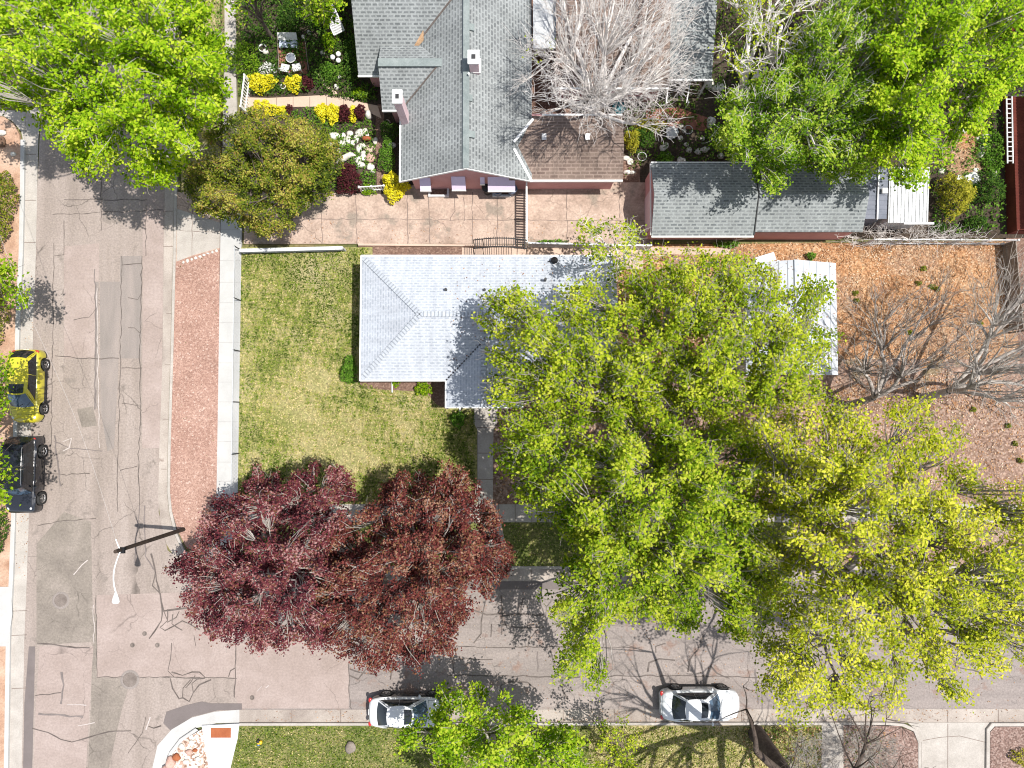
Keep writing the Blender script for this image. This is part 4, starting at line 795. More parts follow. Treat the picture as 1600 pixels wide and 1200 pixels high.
# --- little sheds
root = empty('slate_shed', P(1370, 310, .12), 'narrow slate blue board roofed lean-to between long shed and tin shed', 'shed')
x0, y1 = xy(1350, 262, 2.3); x1, _ = xy(1388, 262, 2.3); _, y0 = xy(1388, 342, 2.0)
mb = MB(); mb.prism([(x0+.1, y0+.1), (x1-.1, y0+.1), (x1-.1, y1-.1), (x0+.1, y1-.1)], 1.85, .1); obj('wall', mb, M['slate_blue'], root)
mb = MB(); n = 11
for k in range(n): ya = y0+(y1-y0)*k/n; yb_ = y0+(y1-y0)*(k+1)/n; mb.roof([(x0, ya, 2.0+k*.03), (x1, ya, 2.0+k*.03), (x1, yb_+.03, 2.0+k*.03+.01), (x0, yb_+.03, 2.0+k*.03+.01)], .03)
obj('roof', mb, M['slate_blue'], root)
mb = MB(); q = xy(1374, 290, 2.3); mb.beam((q[0]-.05, y0-.05, 2.08), (q[0]-.05, y1, 2.4), .07, .06); obj('batten', mb, M['white_paint'], root)
mb = MB(); q = xy(1376, 298, 2.35); mb.box((q[0]+.25, q[1], 2.33), (.3, .3, .12)); obj('roof_vent', mb, M['white_paint'], root)
root = empty('tin_shed', P(1420, 310, .12), 'small shed with weathered white corrugated metal roof', 'shed')
x0, y1 = xy(1388, 262, 2.2); x1, _ = xy(1451, 262, 2.2); _, y0 = xy(1451, 348, 2.0)
mb = MB(); mb.prism([(x0+.15, y0+.15), (x1-.1, y0+.15), (x1-.1, y1-.1), (x0+.15, y1-.1)], 1.9, .1); obj('wall', mb, M['old_white'], root)
mb = MB(); mb.roof([(x0+.02, y0, 2.0), (x1, y0, 2.0), (x1, y1, 2.3), (x0+.02, y1, 2.3)], .03)
for k in range(11): xx = x0+.12+k*(x1-x0-.2)/10; mb.beam((xx, y0+.01, 2.02), (xx, y1, 2.32), .03, .015)
rf = obj('roof', mb, M['tin'], root)
mb = MB(); q = xy(1435, 348, 1.95); mb.box((q[0], q[1]-.05, 1.98), (1.75, .13, .07)); obj('ledge', mb, M['old_white'], root)
# --- barn red building at the right edge
root = empty('red_building', P(1590, 260, .12), 'dark red building with striped wall cladding at the right edge', 'building')
xa = P(1570, 260, .12).x; ya1 = P(1570, 152, .12).y; ya0 = P(1570, 366, .12).y
mb = MB(); mb.prism([(xa, ya0), (xa+9, ya0), (xa+9, ya1+8), (xa, ya1+8)], 1.0, .05)
obj('wall', mb, M['red_barn'], root)
mb = MB()
mb.add([(xa-.05, ya0, 1.0), (xa-.05, ya1+8, 1.0), (xa+.75, ya1+8, 1.5), (xa+.75, ya0, 1.5), (xa+.75, ya0, .9), (xa-.05, ya0, .9)], [(0, 3, 2, 1), (0, 5, 4, 3)])
k = 0; yy = ya0+.1
while yy < ya1+8: mb.beam((xa-.04, yy, 1.012), (xa+.74, yy+.12, 1.512), .035, .03); yy += .2
obj('skirt_roof', mb, M['red_barn'], root)
mb = MB(); mb.beam((xa+.55, ya0-.05, 1.43), (xa+.6, ya1+8, 1.46), .05, .06); obj('gutter_trim', mb, M['old_white'], root); mb = MB(); mb.beam((xa+.78, ya0, 1.5), (xa+.78, ya1+8, 1.5), .06, .1); obj('gutter_trim', mb, M['old_white'], root)
mb = MB(); mb.prism([(xa+.81, ya0+.1), (xa+9, ya0+.1), (xa+9, ya1+7.9), (xa+.81, ya1+7.9)], 2.6, 1.0); obj('upper_wall', mb, M['pink_pale'], root)
mb = MB(); mb.roof([(xa+.7, ya0, 2.62), (xa+9, ya0, 2.9), (xa+9, ya1+8, 2.9), (xa+.7, ya1+8, 2.62)]); obj('roof', mb, M['drive_pink'], root)
ld = MB(); q0 = P(1577, 256, 1.15); q1 = P(1575, 152, 1.15)
for dx in (-.16, .16): ld.beam((q0.x+dx, q0.y, 1.22), (q1.x+dx, q1.y, 1.24), .07, .06)
for k in range(14): yy = q0.y+.15+k*(q1.y-q0.y-.3)/13; ld.beam((q0.x-.15, yy, 1.22), (q0.x+.15, yy, 1.22), .05, .03)
tag(obj('ladder', ld, M['old_white']), 'white ladder lying along the edge of the red building', 'ladder')

# ---------------------------------------------------------------- fences, pole, street items
def linkfence(label, a, b, posts, h=1.15, name='chain_link_fence', mesh=True, rail_w=.05, railm='galv', postm='plastic_dark', ph=.12):
    A = P(*a, .12); B = P(*b, .12); root = empty(name, A, label, 'fence'); d = (B-A).normalized(); n = Vector((-d.y, d.x, 0)); L = (B-A).length
    r = MB(); r.beam(A+Vector((0, 0, h)), B+Vector((0, 0, h)), rail_w, .045); obj('rail', r, M[railm], root)
    for t in posts:
        p = A+d*(t*L); m = MB(); m.tube([(p.x, p.y, .1), (p.x, p.y, h+ph)], .035, 8); m.blob((p.x, p.y, h+ph), (.045, .045, .03), 1, 1, 0); m.beam(p+n*.05+Vector((0, 0, h-.05)), p-n*.05+Vector((0, 0, h-.05)), .05, .05); obj('post', m, M[postm], root)
    if mesh:
        w_ = MB(); s = .22; k = int(L/s)
        for i in range(k):
            for sg in (-1, 1):
                p = A+d*(i*s); q = p+d*(s*4); 
                if (q-A).length > L: continue
                z0, z1 = (.15, h) if sg > 0 else (h, .15)
                w_.beam(Vector((p.x, p.y, z0)), Vector((q.x, q.y, z1)), .006, .006)
        w_.beam(A+Vector((0, 0, .08)), B+Vector((0, 0, .08)), .01, .01); obj('wire_mesh', w_, M['galv'], root)
    return root
linkfence('chain link fence along the white sidewalk with slim top rail', (377, 391), (372, 770), [0, .21, .42, .63, .84, 1], 1.0)
def boardfence(name, label, a, b, h, th, m, posts=5, slats=True, gap=.03, bw=.12):
    A = P(*a, .12); B = P(*b, .12); root = empty(name, A, label, 'fence'); d = (B-A).normalized(); L = (B-A).length; ang = math.atan2(d.y, d.x)
    s = MB(); k = int(L/(bw+gap))
    for i in range(k):
        p = A+d*((i+.5)*(bw+gap)); s.box((p.x, p.y, .12+h/2), (bw, .025, h+random.Random(i).uniform(-.01, .01)), ang)
    obj('boards', s, M[m], root)
    r = MB(); r.beam(A+Vector((0, 0, h)), B+Vector((0, 0, h)), th, .05); r.beam(A+Vector((0, 0, .3)), B+Vector((0, 0, .3)), .06, .08); obj('rail', r, M[m], root)
    for t in range(posts):
        p = A+d*(L*t/max(1, posts-1)); q = MB(); q.box((p.x, p.y, .12+h/2+.04), (.1, .1, h+.08), ang); obj('post', q, M[m], root)
    return root
boardfence('board_fence', 'low white topped board fence at the top edge of the lawn', (383, 396), (540, 392), .75, .2, 'old_white', 3)
boardfence('picket_fence', 'white slatted fence crossing the neighbour driveway', (822, 300), (822, 388), 1.6, .09, 'white_paint', 3, bw=.09, gap=.07)
boardfence('picket_fence', 'white topped fence along the bottom of the driveway beside the shed', (826, 386), (1012, 390), 1.0, .1, 'old_white', 4, gap=.005)
boardfence('picket_fence', 'short white picket fence between the yellow shrub and purple shrub', (566, 300), (604, 298), .9, .05, 'white_paint', 3, bw=.08, gap=.09)
boardfence('wire_fence', 'thin old fence with dry vines behind the orange mulch yard', (1350, 382), (1568, 383), 1.2, .05, 'old_white', 6, gap=.25, bw=.04)
boardfence('wood_fence', 'weathered grey wooden fence on the right side of the mulch yard', (1566, 384), (1578, 520), 1.1, .05, 'wood_grey', 5, gap=.01)
boardfence('picket_gate', 'open white picket gate at the left end of the garden path', (392, 130), (386, 178), 1.0, .08, 'white_paint', 2, bw=.07, gap=.12)
# low retaining wall and dried prunings
mb = MB(); a = P(378, 382, .3); b = P(820, 384, .3); mb.beam((a.x+7, a.y, .24), (b.x, b.y, .24), .12, .14); tag(obj('retaining_wall', mb, M['walk_pink']), 'low beige retaining wall between pink driveway and white roofed house', 'wall')
# arch trellis by the house
A = P(742, 396, .12); B = P(822, 396, .12); root = empty('garden_arch', (A+B)/2, 'black arched metal trellis standing beside the white roofed house', 'trellis')
for yo in (.0, .5):
    mb = MB(); pts = []
    for i in range(17):
        t = i/16; pts.append((A.x+(B.x-A.x)*t, A.y+yo-.15, 1.95+.45*math.sin(math.pi*t)))
    mb.tube(pts, .03, 6); obj('arch_bar', mb, M['black_metal'], root)
mb = MB()
for i in range(1, 24):
    t = i/24; x = A.x+(B.x-A.x)*t; z = 1.97+.45*math.sin(math.pi*t); mb.beam((x, A.y-.2, z), (x, A.y+.42, z), .035, .03)
obj('slats', mb, M['black_metal'], root)
for x in (A.x, A.x+.55, B.x-.55, B.x):
    for yo in (-.15, .35):
        mb = MB(); mb.tube([(x, A.y+yo, .1), (x, A.y+yo, 2.0)], .025, 6); obj('leg', mb, M['black_metal'], root)
# utility pole with street light
PB = P(287, 827, .1); PT = P(180, 862, 7.0); root = empty('street_light_pole', PB, 'dark wooden pole at the corner carrying a white street lamp arm', 'street light')
hp = 7.0
top = Vector((PT.x, PT.y, hp))
mb = MB(); mb.tube([PB, (PB+top)/2, top], [.125, .11, .095], 12); obj('pole', mb, M['pole_wood'], root)
q = top-(top-PB)*.07; pts = []; E = P(182, 925, 7.3)
for i in range(11):
    t = i/10; pts.append((q.x+(E.x-q.x)*t+.12*math.sin(math.pi*t)*-1, q.y+(E.y-q.y)*t, q.z+(7.35-q.z)*math.sin(t*math.pi/2)))
mb = MB(); mb.tube(pts, .035, 8); arm = obj('lamp_arm', mb, M['white_paint'], root)
mb = MB(); F = P(182, 942, 7.3); Ld = (F-E).length; vs = []; fs = []
prof = [(0, .05, .05), (.2, .09, .08), (.5, .15, .12), (.8, .19, .14), (.95, .16, .11), (1.0, .06, .05)]
for t, wv, hv in prof:
    for j in range(12): th = j/12*2*math.pi; vs.append((E.x+(F.x-E.x)*t+wv*math.cos(th), E.y+(F.y-E.y)*t*1.05, 7.36+hv*math.sin(th)*.7))
fs = [(i*12+j, i*12+(j+1) % 12, (i+1)*12+(j+1) % 12, (i+1)*12+j) for i in range(5) for j in range(12)]+[tuple(range(12)), tuple(range(71, 59, -1))]
mb.add(vs, fs, True); lh = obj('lamp_head', mb, M['white_paint'], root)
mb = MB(); mb.blob(((E.x+F.x)/2+0, E.y+(F.y-E.y)*.65, 7.27), (.12, .17, .06), 1, 2, 0); obj('lens', mb, M['clear_lens'], lh)
mb = MB(); mb.tube([q+Vector((0, .05, .1)), q+Vector((-.1, .3, .12)), q+Vector((-.18, .55, .15))], .03, 6); obj('insulator', mb, M['white_paint'], root)
mb = MB(); mb.box((q.x+.05, q.y-.02, q.z), (.3, .3, .12)); obj('bracket', mb, M['black_metal'], root)
a = q+Vector((-.18, .55, .15)); b = P(40, 480, 7.2); c = P(-60, 200, 7.6); mb = MB(); pts = []
for i in range(25):
    t = i/24; p = a+(b-a)*t; p.z -= .5*math.sin(math.pi*t); pts.append(p)
pts.append(c); mb.tube(pts, .007, 5); tag(obj('overhead_wire', mb, M['wire']), 'thin pale overhead wire running from the dark pole to the upper left', 'wire')
def manhole(label, px, py, r, m='iron', name='manhole_cover'):
    q = P(px, py, .01); root = empty(name, (q.x, q.y, .008), label, 'manhole cover'); mb = MB(); mb.lathe([(r*1.35, .002), (r*1.34, .006), (r*1.05, .007), (.001, .007)], 28, (q.x, q.y, .006)); obj('collar', mb, M['patch_blue'], root)
    mb = MB(); mb.lathe([(r, 0), (r, .010), (r*.9, .012), (r*.88, .009), (.001, .009)], 28, (q.x, q.y, .008))
    for i in range(-3, 4):
        l = math.sqrt(max(0, (r*.8)**2-(i*r*.24)**2)); mb.box((q.x, q.y+i*r*.24, .0185), (2*l, .03, .005))
    obj('cover', mb, M[m], root)
manhole('round iron manhole cover in the dark patch of the left street', 95, 938, .38); manhole('round iron manhole cover at the street junction near the cracked patch', 203, 1062, .42)
for px, py, lb in ((226, 990, 'upper of three small valve caps in the junction'), (207, 1008, 'left of three small valve caps in the junction'), (246, 1008, 'right of three small valve caps in the junction'), (394, 1090, 'single small valve cap near the south kerb')):
    q = P(px, py, .01); mb = MB(); mb.lathe([(.14, 0), (.14, .006), (.1, .008), (.1, .004), (.001, .004)], 16, (q.x, q.y, .008)); tag(obj('valve_cap', mb, M['iron']), lb, 'valve cap')
# bins by the pink house
def bin_(label, px, py, m, lid=True):
    q = P(px, py, .1); root = empty('trash_bin', q, label, 'bin'); mb = MB(); mb.lathe([(.001, .02), (.22, .02), (.29, .85), (.31, .87), (.31, .9), (.27, .9), (.2, .1), (.001, .1)] if not lid else [(.001, .02), (.22, .02), (.29, .88), (.31, .9)], 20, (q.x, q.y, .12)); obj('body', mb, M[m], root)
    if lid: mb = MB(); mb.lathe([(.33, .9), (.33, .95), (.2, 1.0), (.001, 1.01)], 20, (q.x, q.y, .12)); mb.box((q.x, q.y, 1.14), (.2, .05, .04)); obj('lid', mb, M[m], root)
    else: 
        for s in (-1, 1): h = MB(); h.box((q.x+s*.31, q.y, .92), (.05, .14, .05)); obj('handle', h, M[m], root)
bin_('black lidded trash bin against the pink wall', 762, 300, 'black'); bin_('open blue bin between black bin and second blue bin', 778, 303, 'blue_bin', False); bin_('open blue bin nearest the white slatted fence', 800, 302, 'blue_bin', False)

# ---------------------------------------------------------------- cars
def patch(c, nu, nv, bulge):
    "c: four corners (00,10,11,01); bulge vector at the centre; returns function (u,v)->point"
    c = [Vector(p) for p in c]; bulge = Vector(bulge)
    def f(u, v):
        return (c[0]*(1-u)+c[1]*u)*(1-v)+(c[3]*(1-u)+c[2]*u)*v+bulge*(4*u*(1-u))*(1 if bulge.z > abs(bulge.x)+abs(bulge.y) and False else (.35+.65*4*v*(1-v)))
    return f
def surf4(c, fn):
    c = [Vector(p) for p in c]
    return lambda u, v: (c[0]*(1-u)+c[1]*u)*(1-v)+(c[3]*(1-u)+c[2]*u)*v+Vector(fn(u, v))
def addpatch(mb, f, u0, u1, v0, v1, nu, nv, off=0, taper=None):
    vs = []; 
    for j in range(nv+1):
        for i in range(nu+1):
            v = v0+(v1-v0)*j/nv; a, b = u0, u1
            if taper: a = u0+taper[0]*(j/nv); b = u1-taper[1]*(j/nv)
            u = a+(b-a)*i/nu; p = f(u, v)
            if off:
                e = 1e-3; n = (f(u+e, v)-f(u-e, v)).cross(f(u, v+e)-f(u, v-e)).normalized(); 
                if n.dot(p-Vector((0, 0, .6))) < 0: n = -n
                p = p+n*off
            vs.append(p)
    mb.add(vs, [(j*(nu+1)+i, j*(nu+1)+i+1, (j+1)*(nu+1)+i+1, (j+1)*(nu+1)+i) for j in range(nv) for i in range(nu)], True)
def car(label, cat, loc, rz, L, W, zr, zb, prof, cab, paint, roofpaint=None, wr=.34, wx=(1.35, -1.35), wrw=.62, sun=None, rails=False, cladding=False, name='parked_car', rear_dark=False, spare=False):
    """prof: [(x, half-width factor, deck height)], +x forward. cab: (xfb, xfr, xrr, xrb)"""
    root = empty(name, loc, label, cat, None, rz); hw = W/2
    xs = np.linspace(-L/2, L/2, 64); px_ = [p[0] for p in prof]
    WF = np.interp(xs, px_, [p[1] for p in prof]); HD = np.interp(xs, px_, [p[2] for p in prof])
    for _ in range(2): HD[1:-1] = (HD[:-2]+2*HD[1:-1]+HD[2:])/4; WF[1:-1] = (WF[:-2]+2*WF[1:-1]+WF[2:])/4
    mb = MB(); vs = []; K = 0
    for x, wf, hd in zip(xs, WF, HD):
        b = .24
        for c in wx:
            r = wr+.07; 
            if abs(x-c) < r: b = max(b, wr+math.sqrt(r*r-(x-c)**2))
        b = min(b, hd-.14); w_ = hw*wf
        half = [(w_*.955, b), (w_*.99, b+(hd-b)*.28), (w_, b+(hd-b)*.55), (w_*.975, hd-.10), (w_*.925, hd-.035), (w_*.84, hd-.004), (w_*.6, hd+.022), (w_*.3, hd+.036), (0, hd+.04)]
        ring = half+[(-y, z) for y, z in half[-2::-1]]; K = len(ring); vs += [(x, y, z) for y, z in ring]
    n = len(xs); mb.add(vs, [(i*K+j, i*K+j+1, (i+1)*K+j+1, (i+1)*K+j) for i in range(n-1) for j in range(K-1)], True)
    for i in (0, n-1): mb.add(vs[i*K:(i+1)*K], [list(range(K)) if i else list(range(K))[::-1]])
    body = obj('body', mb, paint, root, world=False)
    def topz(x, y):
        wf = float(np.interp(x, xs, WF)); hd = float(np.interp(x, xs, HD)); r_ = abs(y)/(hw*wf+1e-6)
        return float(np.interp(r_, [0, .3, .6, .84, .925, .975, 1.0], [hd+.04, hd+.036, hd+.022, hd-.004, hd-.035, hd-.1, hd-.25]))
    gp = MB()
    for x0_, bow in ((cab[0]+.16, .06), (L/2-.36, -.14), (-L/2+.16, .10)):
        if x0_ < 0 and cab[3] < -L/2+.35: continue
        pt_ = []
        for i in range(15):
            y_ = (-1+2*i/14)*hw*.80; xx_ = x0_+bow*(1-(y_/hw)**2)*(-1 if x0_ < 0 else 1)-(0 if abs(y_) < hw*.7 else 0); pt_.append((xx_, y_, topz(xx_, y_)+.001))
        gp.tube(pt_, .008, 4)
    for s_ in (-1, 1):
        gp.tube([(x_, s_*hw*.80*float(np.interp(x_, xs, WF)), topz(x_, hw*.80*float(np.interp(x_, xs, WF)))+.001) for x_ in np.linspace(cab[0]+.14, L/2-.40, 8)], .008, 4)
    obj('panel_gaps', gp, M['plastic_dark'], body, world=False)
    ub = MB(); ub.box((0, 0, .42), (L*.84, W*.82, .40))
    if cladding:
        ub.box((0, 0, .33), (L*.5, W*.985, .2))
    ub.box((L/2-.12, 0, .35), (.22, W*.5, .18)); ub.box((-L/2+.12, 0, .35), (.22, W*.6, .2)); obj('underbody', ub, M['plastic_dark'], root, world=False, bevel=.03)
    xfb, xfr, xrr, xrb = cab; wb = hw*.90; wt = wrw
    bf = float(np.interp(xfb, xs, HD))+.0; brr = float(np.interp(xrb, xs, HD)); s_b = zb
    FL, FR = (xfb, wb*.94, bf), (xfb, -wb*.94, bf); RL, RR = (xrb, wb*.93, brr), (xrb, -wb*.93, brr)
    fl, fr = (xfr, wt*.95, zr-.04), (xfr, -wt*.95, zr-.04); rl, rr = (xrr, wt*.93, zr-.03), (xrr, -wt*.93, zr-.03)
    ws = surf4([FR, FL, fl, fr], lambda u, v: (4*u*(1-u)*(.17*(1-v)+.11*v), 0, .02*4*v*(1-v)))
    rw = surf4([RL, RR, rr, rl], lambda u, v: (-4*u*(1-u)*(.13*(1-v)+.08*v), 0, .02*4*v*(1-v)))
    sl_ = surf4([RL, FL, fl, rl], lambda u, v: (0, 4*u*(1-u)*(.035*(1-v)+.085*v)+.03*4*v*(1-v), 0))
    sr_ = surf4([FR, RR, rr, fr], lambda u, v: (0, -4*u*(1-u)*(.035*(1-v)+.085*v)-.03*4*v*(1-v), 0))
    rt_ = surf4([rr, fr, fl, rl], lambda u, v: ((.11*u-.08*(1-u))*4*v*(1-v), .085*(2*v-1)*4*u*(1-u), .055*16*u*(1-u)*v*(1-v)+.02*(4*u*(1-u)*(1-abs(2*v-1)))))
    sh = MB()
    for f in (ws, rw, sl_, sr_): addpatch(sh, f, 0, 1, 0, 1, 12, 5)
    obj('cabin', sh, roofpaint or paint, root, world=False)
    rf = MB(); addpatch(rf, rt_, 0, 1, 0, 1, 14, 8, .004); ro = obj('roof', rf, roofpaint or paint, root, world=False)
    def gl(nm, f, a, b_, c, d, m='glass', tp=None):
        g_ = MB(); addpatch(g_, f, a, b_, c, d, 10, 5, .009, tp); return obj(nm, g_, M[m], root, world=False)
    gl('windshield', ws, .035, .965, .0, .97, 'glass_blue'); gl('rear_window', rw, .05, .95, .05, .97)
    for f, fw in ((sl_, (.03, .88)), (sr_, (.12, .97))):
        a, b_ = fw; m_ = (a+b_)/2
        gl('side_window', f, a-.01, m_-.005, .08, .95, 'glass', (.07, 0)); gl('side_window', f, m_+.005, b_+.05, .08, .95, 'glass', (0, .07))
    if sun:
        g_ = MB(); addpatch(g_, rt_, sun[0], sun[1], .14, .86, 8, 6, .012); obj('sunroof', g_, M['glass'], ro, world=False)
    if rails:
        for s in (-1, 1): r_ = MB(); r_.tube([(xrr+.1, s*(wt*.93), zr+.0), (xrr+.25, s*(wt*.93), zr+.05), (xfr-.25, s*(wt*.93), zr+.05), (xfr-.1, s*(wt*.93), zr)], .022, 6); obj('roof_rail', r_, M['steel'], root, world=False)
    for s in (-1, 1):
        m_ = MB(); m_.blob((xfb-.32, s*(hw+.07), zb+.06), (.07, .11, .07), 2, 2, 0); obj('mirror', m_, paint, root, world=False)
        h_ = MB(); zl = float(np.interp(L/2-.18, xs, HD)); h_.blob((L/2-.36, s*hw*.70, float(np.interp(L/2-.36, xs, HD))-.045), (.16, .10, .05), 2, 2, .05); obj('headlight', h_, M['clear_lens'], root, world=False)
        t_ = MB(); zl = float(np.interp(-L/2+.12, xs, HD)); t_.blob((-L/2+(.13 if cladding or rails else .06), s*hw*.74, zl-(.07 if cladding or rails else .12)), (.10, .15, .06), 2, 2, .05); obj('tail_light', t_, M['red_lens'], root, world=False)
        for dx in (.35, -.55): d_ = MB(); d_.box((dx, s*hw*.985, zb-.1), (.16, .03, .025)); obj('door_handle', d_, M['steel'] if not cladding else paint, root, world=False)
        for xc in wx:
            y = s*(hw-.07); ty = MB(); ty.lathe([(wr*.62, -.1), (wr*.93, -.11), (wr, -.08), (wr, .08), (wr*.93, .11), (wr*.62, .1)], 28, (xc, y, wr), 'Y'); tyre = obj('wheel', ty, M['rubber'], root, world=False)
            r_ = MB(); r_.lathe([(.001, s*.03), (wr*.12, s*.07), (wr*.16, s*.05)], 16, (xc, y, wr), 'Y'); r_.lathe([(wr*.56, s*.06), (wr*.63, s*.105), (wr*.66, s*.1)], 24, (xc, y, wr), 'Y')
            for k in range(5):
                th = k*2*math.pi/5+.3; a_ = Vector((xc, y+s*.06, wr)); b_ = a_+Vector((math.cos(th)*wr*.6, s*.02, math.sin(th)*wr*.6)); r_.beam(a_, b_, .06, .03)
            obj('rim', r_, M['steel'], tyre, world=False)
            hb = MB(); hb.lathe([(.001, s*-.02), (wr*.6, s*-.02)], 16, (xc, y, wr), 'Y'); obj('hub', hb, M['plastic_dark'], tyre, world=False)
    wp = MB()
    for yy in (-.35, .25): p0 = ws(.5+yy/2, .03); p1 = ws(.5+yy/2+.28, .3); wp.beam(p0+Vector((.03, 0, .02)), p1+Vector((.03, 0, .02)), .02, .015)
    obj('wiper', wp, M['black'], root, world=False)
    pl = MB(); pl.box((-L/2-.012, 0, .72), (.02, .32, .16)); obj('license_plate', pl, M['white_paint'], root, world=False)
    return root
q = P(54, 604, .9)
suv = [(-2.2, .72, .80), (-2.1, .88, .95), (-1.9, .95, 1.0), (-1.5, .99, 1.02), (0, 1.0, 1.0), (.9, .995, .98), (1.3, .98, .95), (1.8, .93, .88), (2.02, .84, .8), (2.14, .7, .72), (2.2, .56, .62)]
car('small yellow hatchback with dark sunroof parked at the left kerb', 'car', (P(54, 603, 0).x, P(54, 604, 0).y, 0), -math.pi/2, 4.3, 1.78, 1.55, .95, [(x*.977, a, b) for x, a, b in suv], (1.12, .42, -1.55, -2.0), M['paint_yellow'], sun=(.72, .97), cladding=True, wx=(1.32, -1.3), wrw=.60)
car('black boxy off roader with silver roof rails parked at the left kerb', 'car', (P(50, 741, 0).x, P(50, 740, 0).y, 0), -math.pi/2, 4.45, 1.85, 1.75, 1.05, [(-2.22, .86, 1.0), (-2.1, .95, 1.05), (0, 1, 1.06), (1.0, .99, 1.05), (1.8, .96, 1.0), (2.15, .9, .9), (2.22, .8, .75)], (.98, .62, -1.75, -2.12), M['paint_black'], rails=True, wr=.38, wx=(1.42, -1.35), wrw=.66)
sed = [(-2.3, .60, .76), (-2.22, .76, .88), (-2.05, .88, .94), (-1.6, .97, .97), (-.6, 1.0, .95), (.6, 1.0, .93), (1.1, .98, .90), (1.6, .95, .84), (1.95, .87, .76), (2.15, .76, .68), (2.25, .62, .62), (2.3, .46, .56)]
car('white sedan with sunroof parked right way along the south kerb by the leafless tree', 'car', (P(1089, 1094, 0).x, P(1089, 1093.5, 0).y, 0), 0, 4.6, 1.82, 1.45, .92, sed, (.95, .28, -.95, -1.62), M['paint_white'], sun=(.64, .92), wrw=.55)
car('white topped sedan with black lower sides parked under the bright green street tree', 'car', (P(641, 1104, 0).x, P(641, 1103.5, 0).y, 0), 0, 4.55, 1.8, 1.45, .92, [(x*.99, a, b) for x, a, b in sed], (1.0, .28, -1.05, -1.68), M['paint_white_b'], sun=(.66, .95), wrw=.55)

# ---------------------------------------------------------------- garden things
ORD = ['leftmost', 'second from left', 'third from left', 'fourth from left', 'fifth from left', 'sixth from left', 'seventh from left', 'eighth from left', 'ninth from left', 'tenth from left']
def rowed(items, nrow, what, where):
    "labels that place each stone: its row (top to bottom) and its order from the left"
    rn = {1: [''], 2: ['top row', 'bottom row'], 3: ['top row', 'middle row', 'bottom row'], 4: ['top row', 'upper row', 'lower row', 'bottom row'], 5: ['top row', 'upper row', 'middle row', 'lower row', 'bottom row']}[nrow]
    it = sorted(items, key=lambda t: t[1]); k = math.ceil(len(it)/nrow); out = {}
    for r in range(nrow):
        for j, t in enumerate(sorted(it[r*k:(r+1)*k])): out[t[:2]] = f"{what} {ORD[j]} {('in the '+rn[r]+' ') if rn[r] else ''}{where}"
    return out

def rock(label, px, py, r, m='rock_white', group=None, z=.12, fl=.6, name='rock', cat='rock'):
    mb = MB(); q = P(px, py, z); s = int(px*3+py); mb.blob((q.x, q.y, z+r*fl*.5), (r, r*(.7+.5*((s % 7)/7)), r*fl), s, 2, .2); return tag(obj(name, mb, M[m]), label, cat, group)
G1 = 'white rocks in the bed beside the olive tree'
LST_ = ((524, 214, .32), (536, 212, .2), (547, 209, .2), (562, 208, .25), (571, 206, .2), (542, 220, .22), (551, 224, .2), (535, 225, .22), (557, 218, .18), (520, 226, .2), (561, 234, .24), (566, 228, .2), (568, 240, .18), (518, 237, .18), (524, 243, .18), (560, 250, .22), (568, 246, .2), (548, 242, .2), (565, 258, .28), (580, 261, .22), (583, 268, .18), (545, 215, .15), (574, 212, .14), (586, 221, .18), (530, 236, .14)); RL_ = rowed(LST_, 4, 'white rock', 'beside the olive tree')
for px, py, r in LST_:
    rock(RL_[(px, py)], px, py, r, 'rock_white', G1)
mb = MB(); pts = [P(527, 252, .3), P(538, 247, .4), P(548, 241, .38), (P(556, 243, .3))]; mb.tube(pts, [.12, .2, .16, .06], 8); mb.blob(tuple(P(529, 253, .3)), (.2, .12, .15), 3); tag(obj('garden_statue', mb, M['rock_white']), 'long white animal shaped ornament lying on the rocks', 'statue')
rock('pink flagstone between the white rocks', 578, 233, .3, 'walk_pink', fl=.2); rock('round grey pink boulder below the pink flagstone', 579, 247, .3, 'rock_pink'); rock('reddish figure shaped rock above the pink flagstone', 574, 218, .22, 'rust', fl=1.2)
rock('white ornament at the right end of the lower yellow shrub row', 576, 180, .25, fl=1.1, name='garden_ornament', cat='ornament'); rock('small white ornament beside the hedge by the pink chimney', 607, 193, .18, fl=1.2, name='garden_ornament', cat='ornament'); rock('grey stone between the two clipped hedges', 613, 228, .25, 'old_white')
# garden table set
def chair_(label, px, py, rz, m='old_white', wicker=False):
    q = P(px, py, .12); root = empty('garden_chair', q, label, 'chair', None, rz); s = MB(); s.box((0, 0, .44), (.5, .46, .05)); obj('seat', s, M[m], root, world=False)
    b = MB(); b.tube([(-.24, .22, .46), (-.22, .28, .85), (0, .3, .95), (.22, .28, .85), (.24, .22, .46)], .025, 6)
    for x in (-.12, 0, .12): b.beam((x, .24, .46), (x, .295, .92), .03, .02)
    obj('backrest', b, M[m], root, world=False)
    for x in (-.22, .22):
        for y in (-.2, .2): l = MB(); l.tube([(x, y, 0), (x, y, .43)], .02, 6); obj('leg', l, M[m], root, world=False)
chair_('white garden chair on the left below the round garden table', 449, 112, math.pi-.2); chair_('white garden chair on the right below the round garden table', 467, 111, math.pi+.2)
q = P(454, 90, .75); root = empty('garden_table', (q.x, q.y, .13), 'round glass topped garden table on the small brick patio', 'table'); mb = MB(); mb.lathe([(.27, .72), (.3, .72), (.3, .75), (.27, .75)], 24, (q.x, q.y, 0)); obj('rim', mb, M['white_paint'], root); mb = MB(); mb.lathe([(.001, .735), (.27, .735)], 24, (q.x, q.y, 0)); obj('tabletop', mb, M['slate_blue'], root)
for k in range(3): th = k*2.1; mb = MB(); mb.tube([(q.x+.22*math.cos(th), q.y+.22*math.sin(th), .13), (q.x+.2*math.cos(th), q.y+.2*math.sin(th), .72)], .02, 6); obj('leg', mb, M['white_paint'], root)
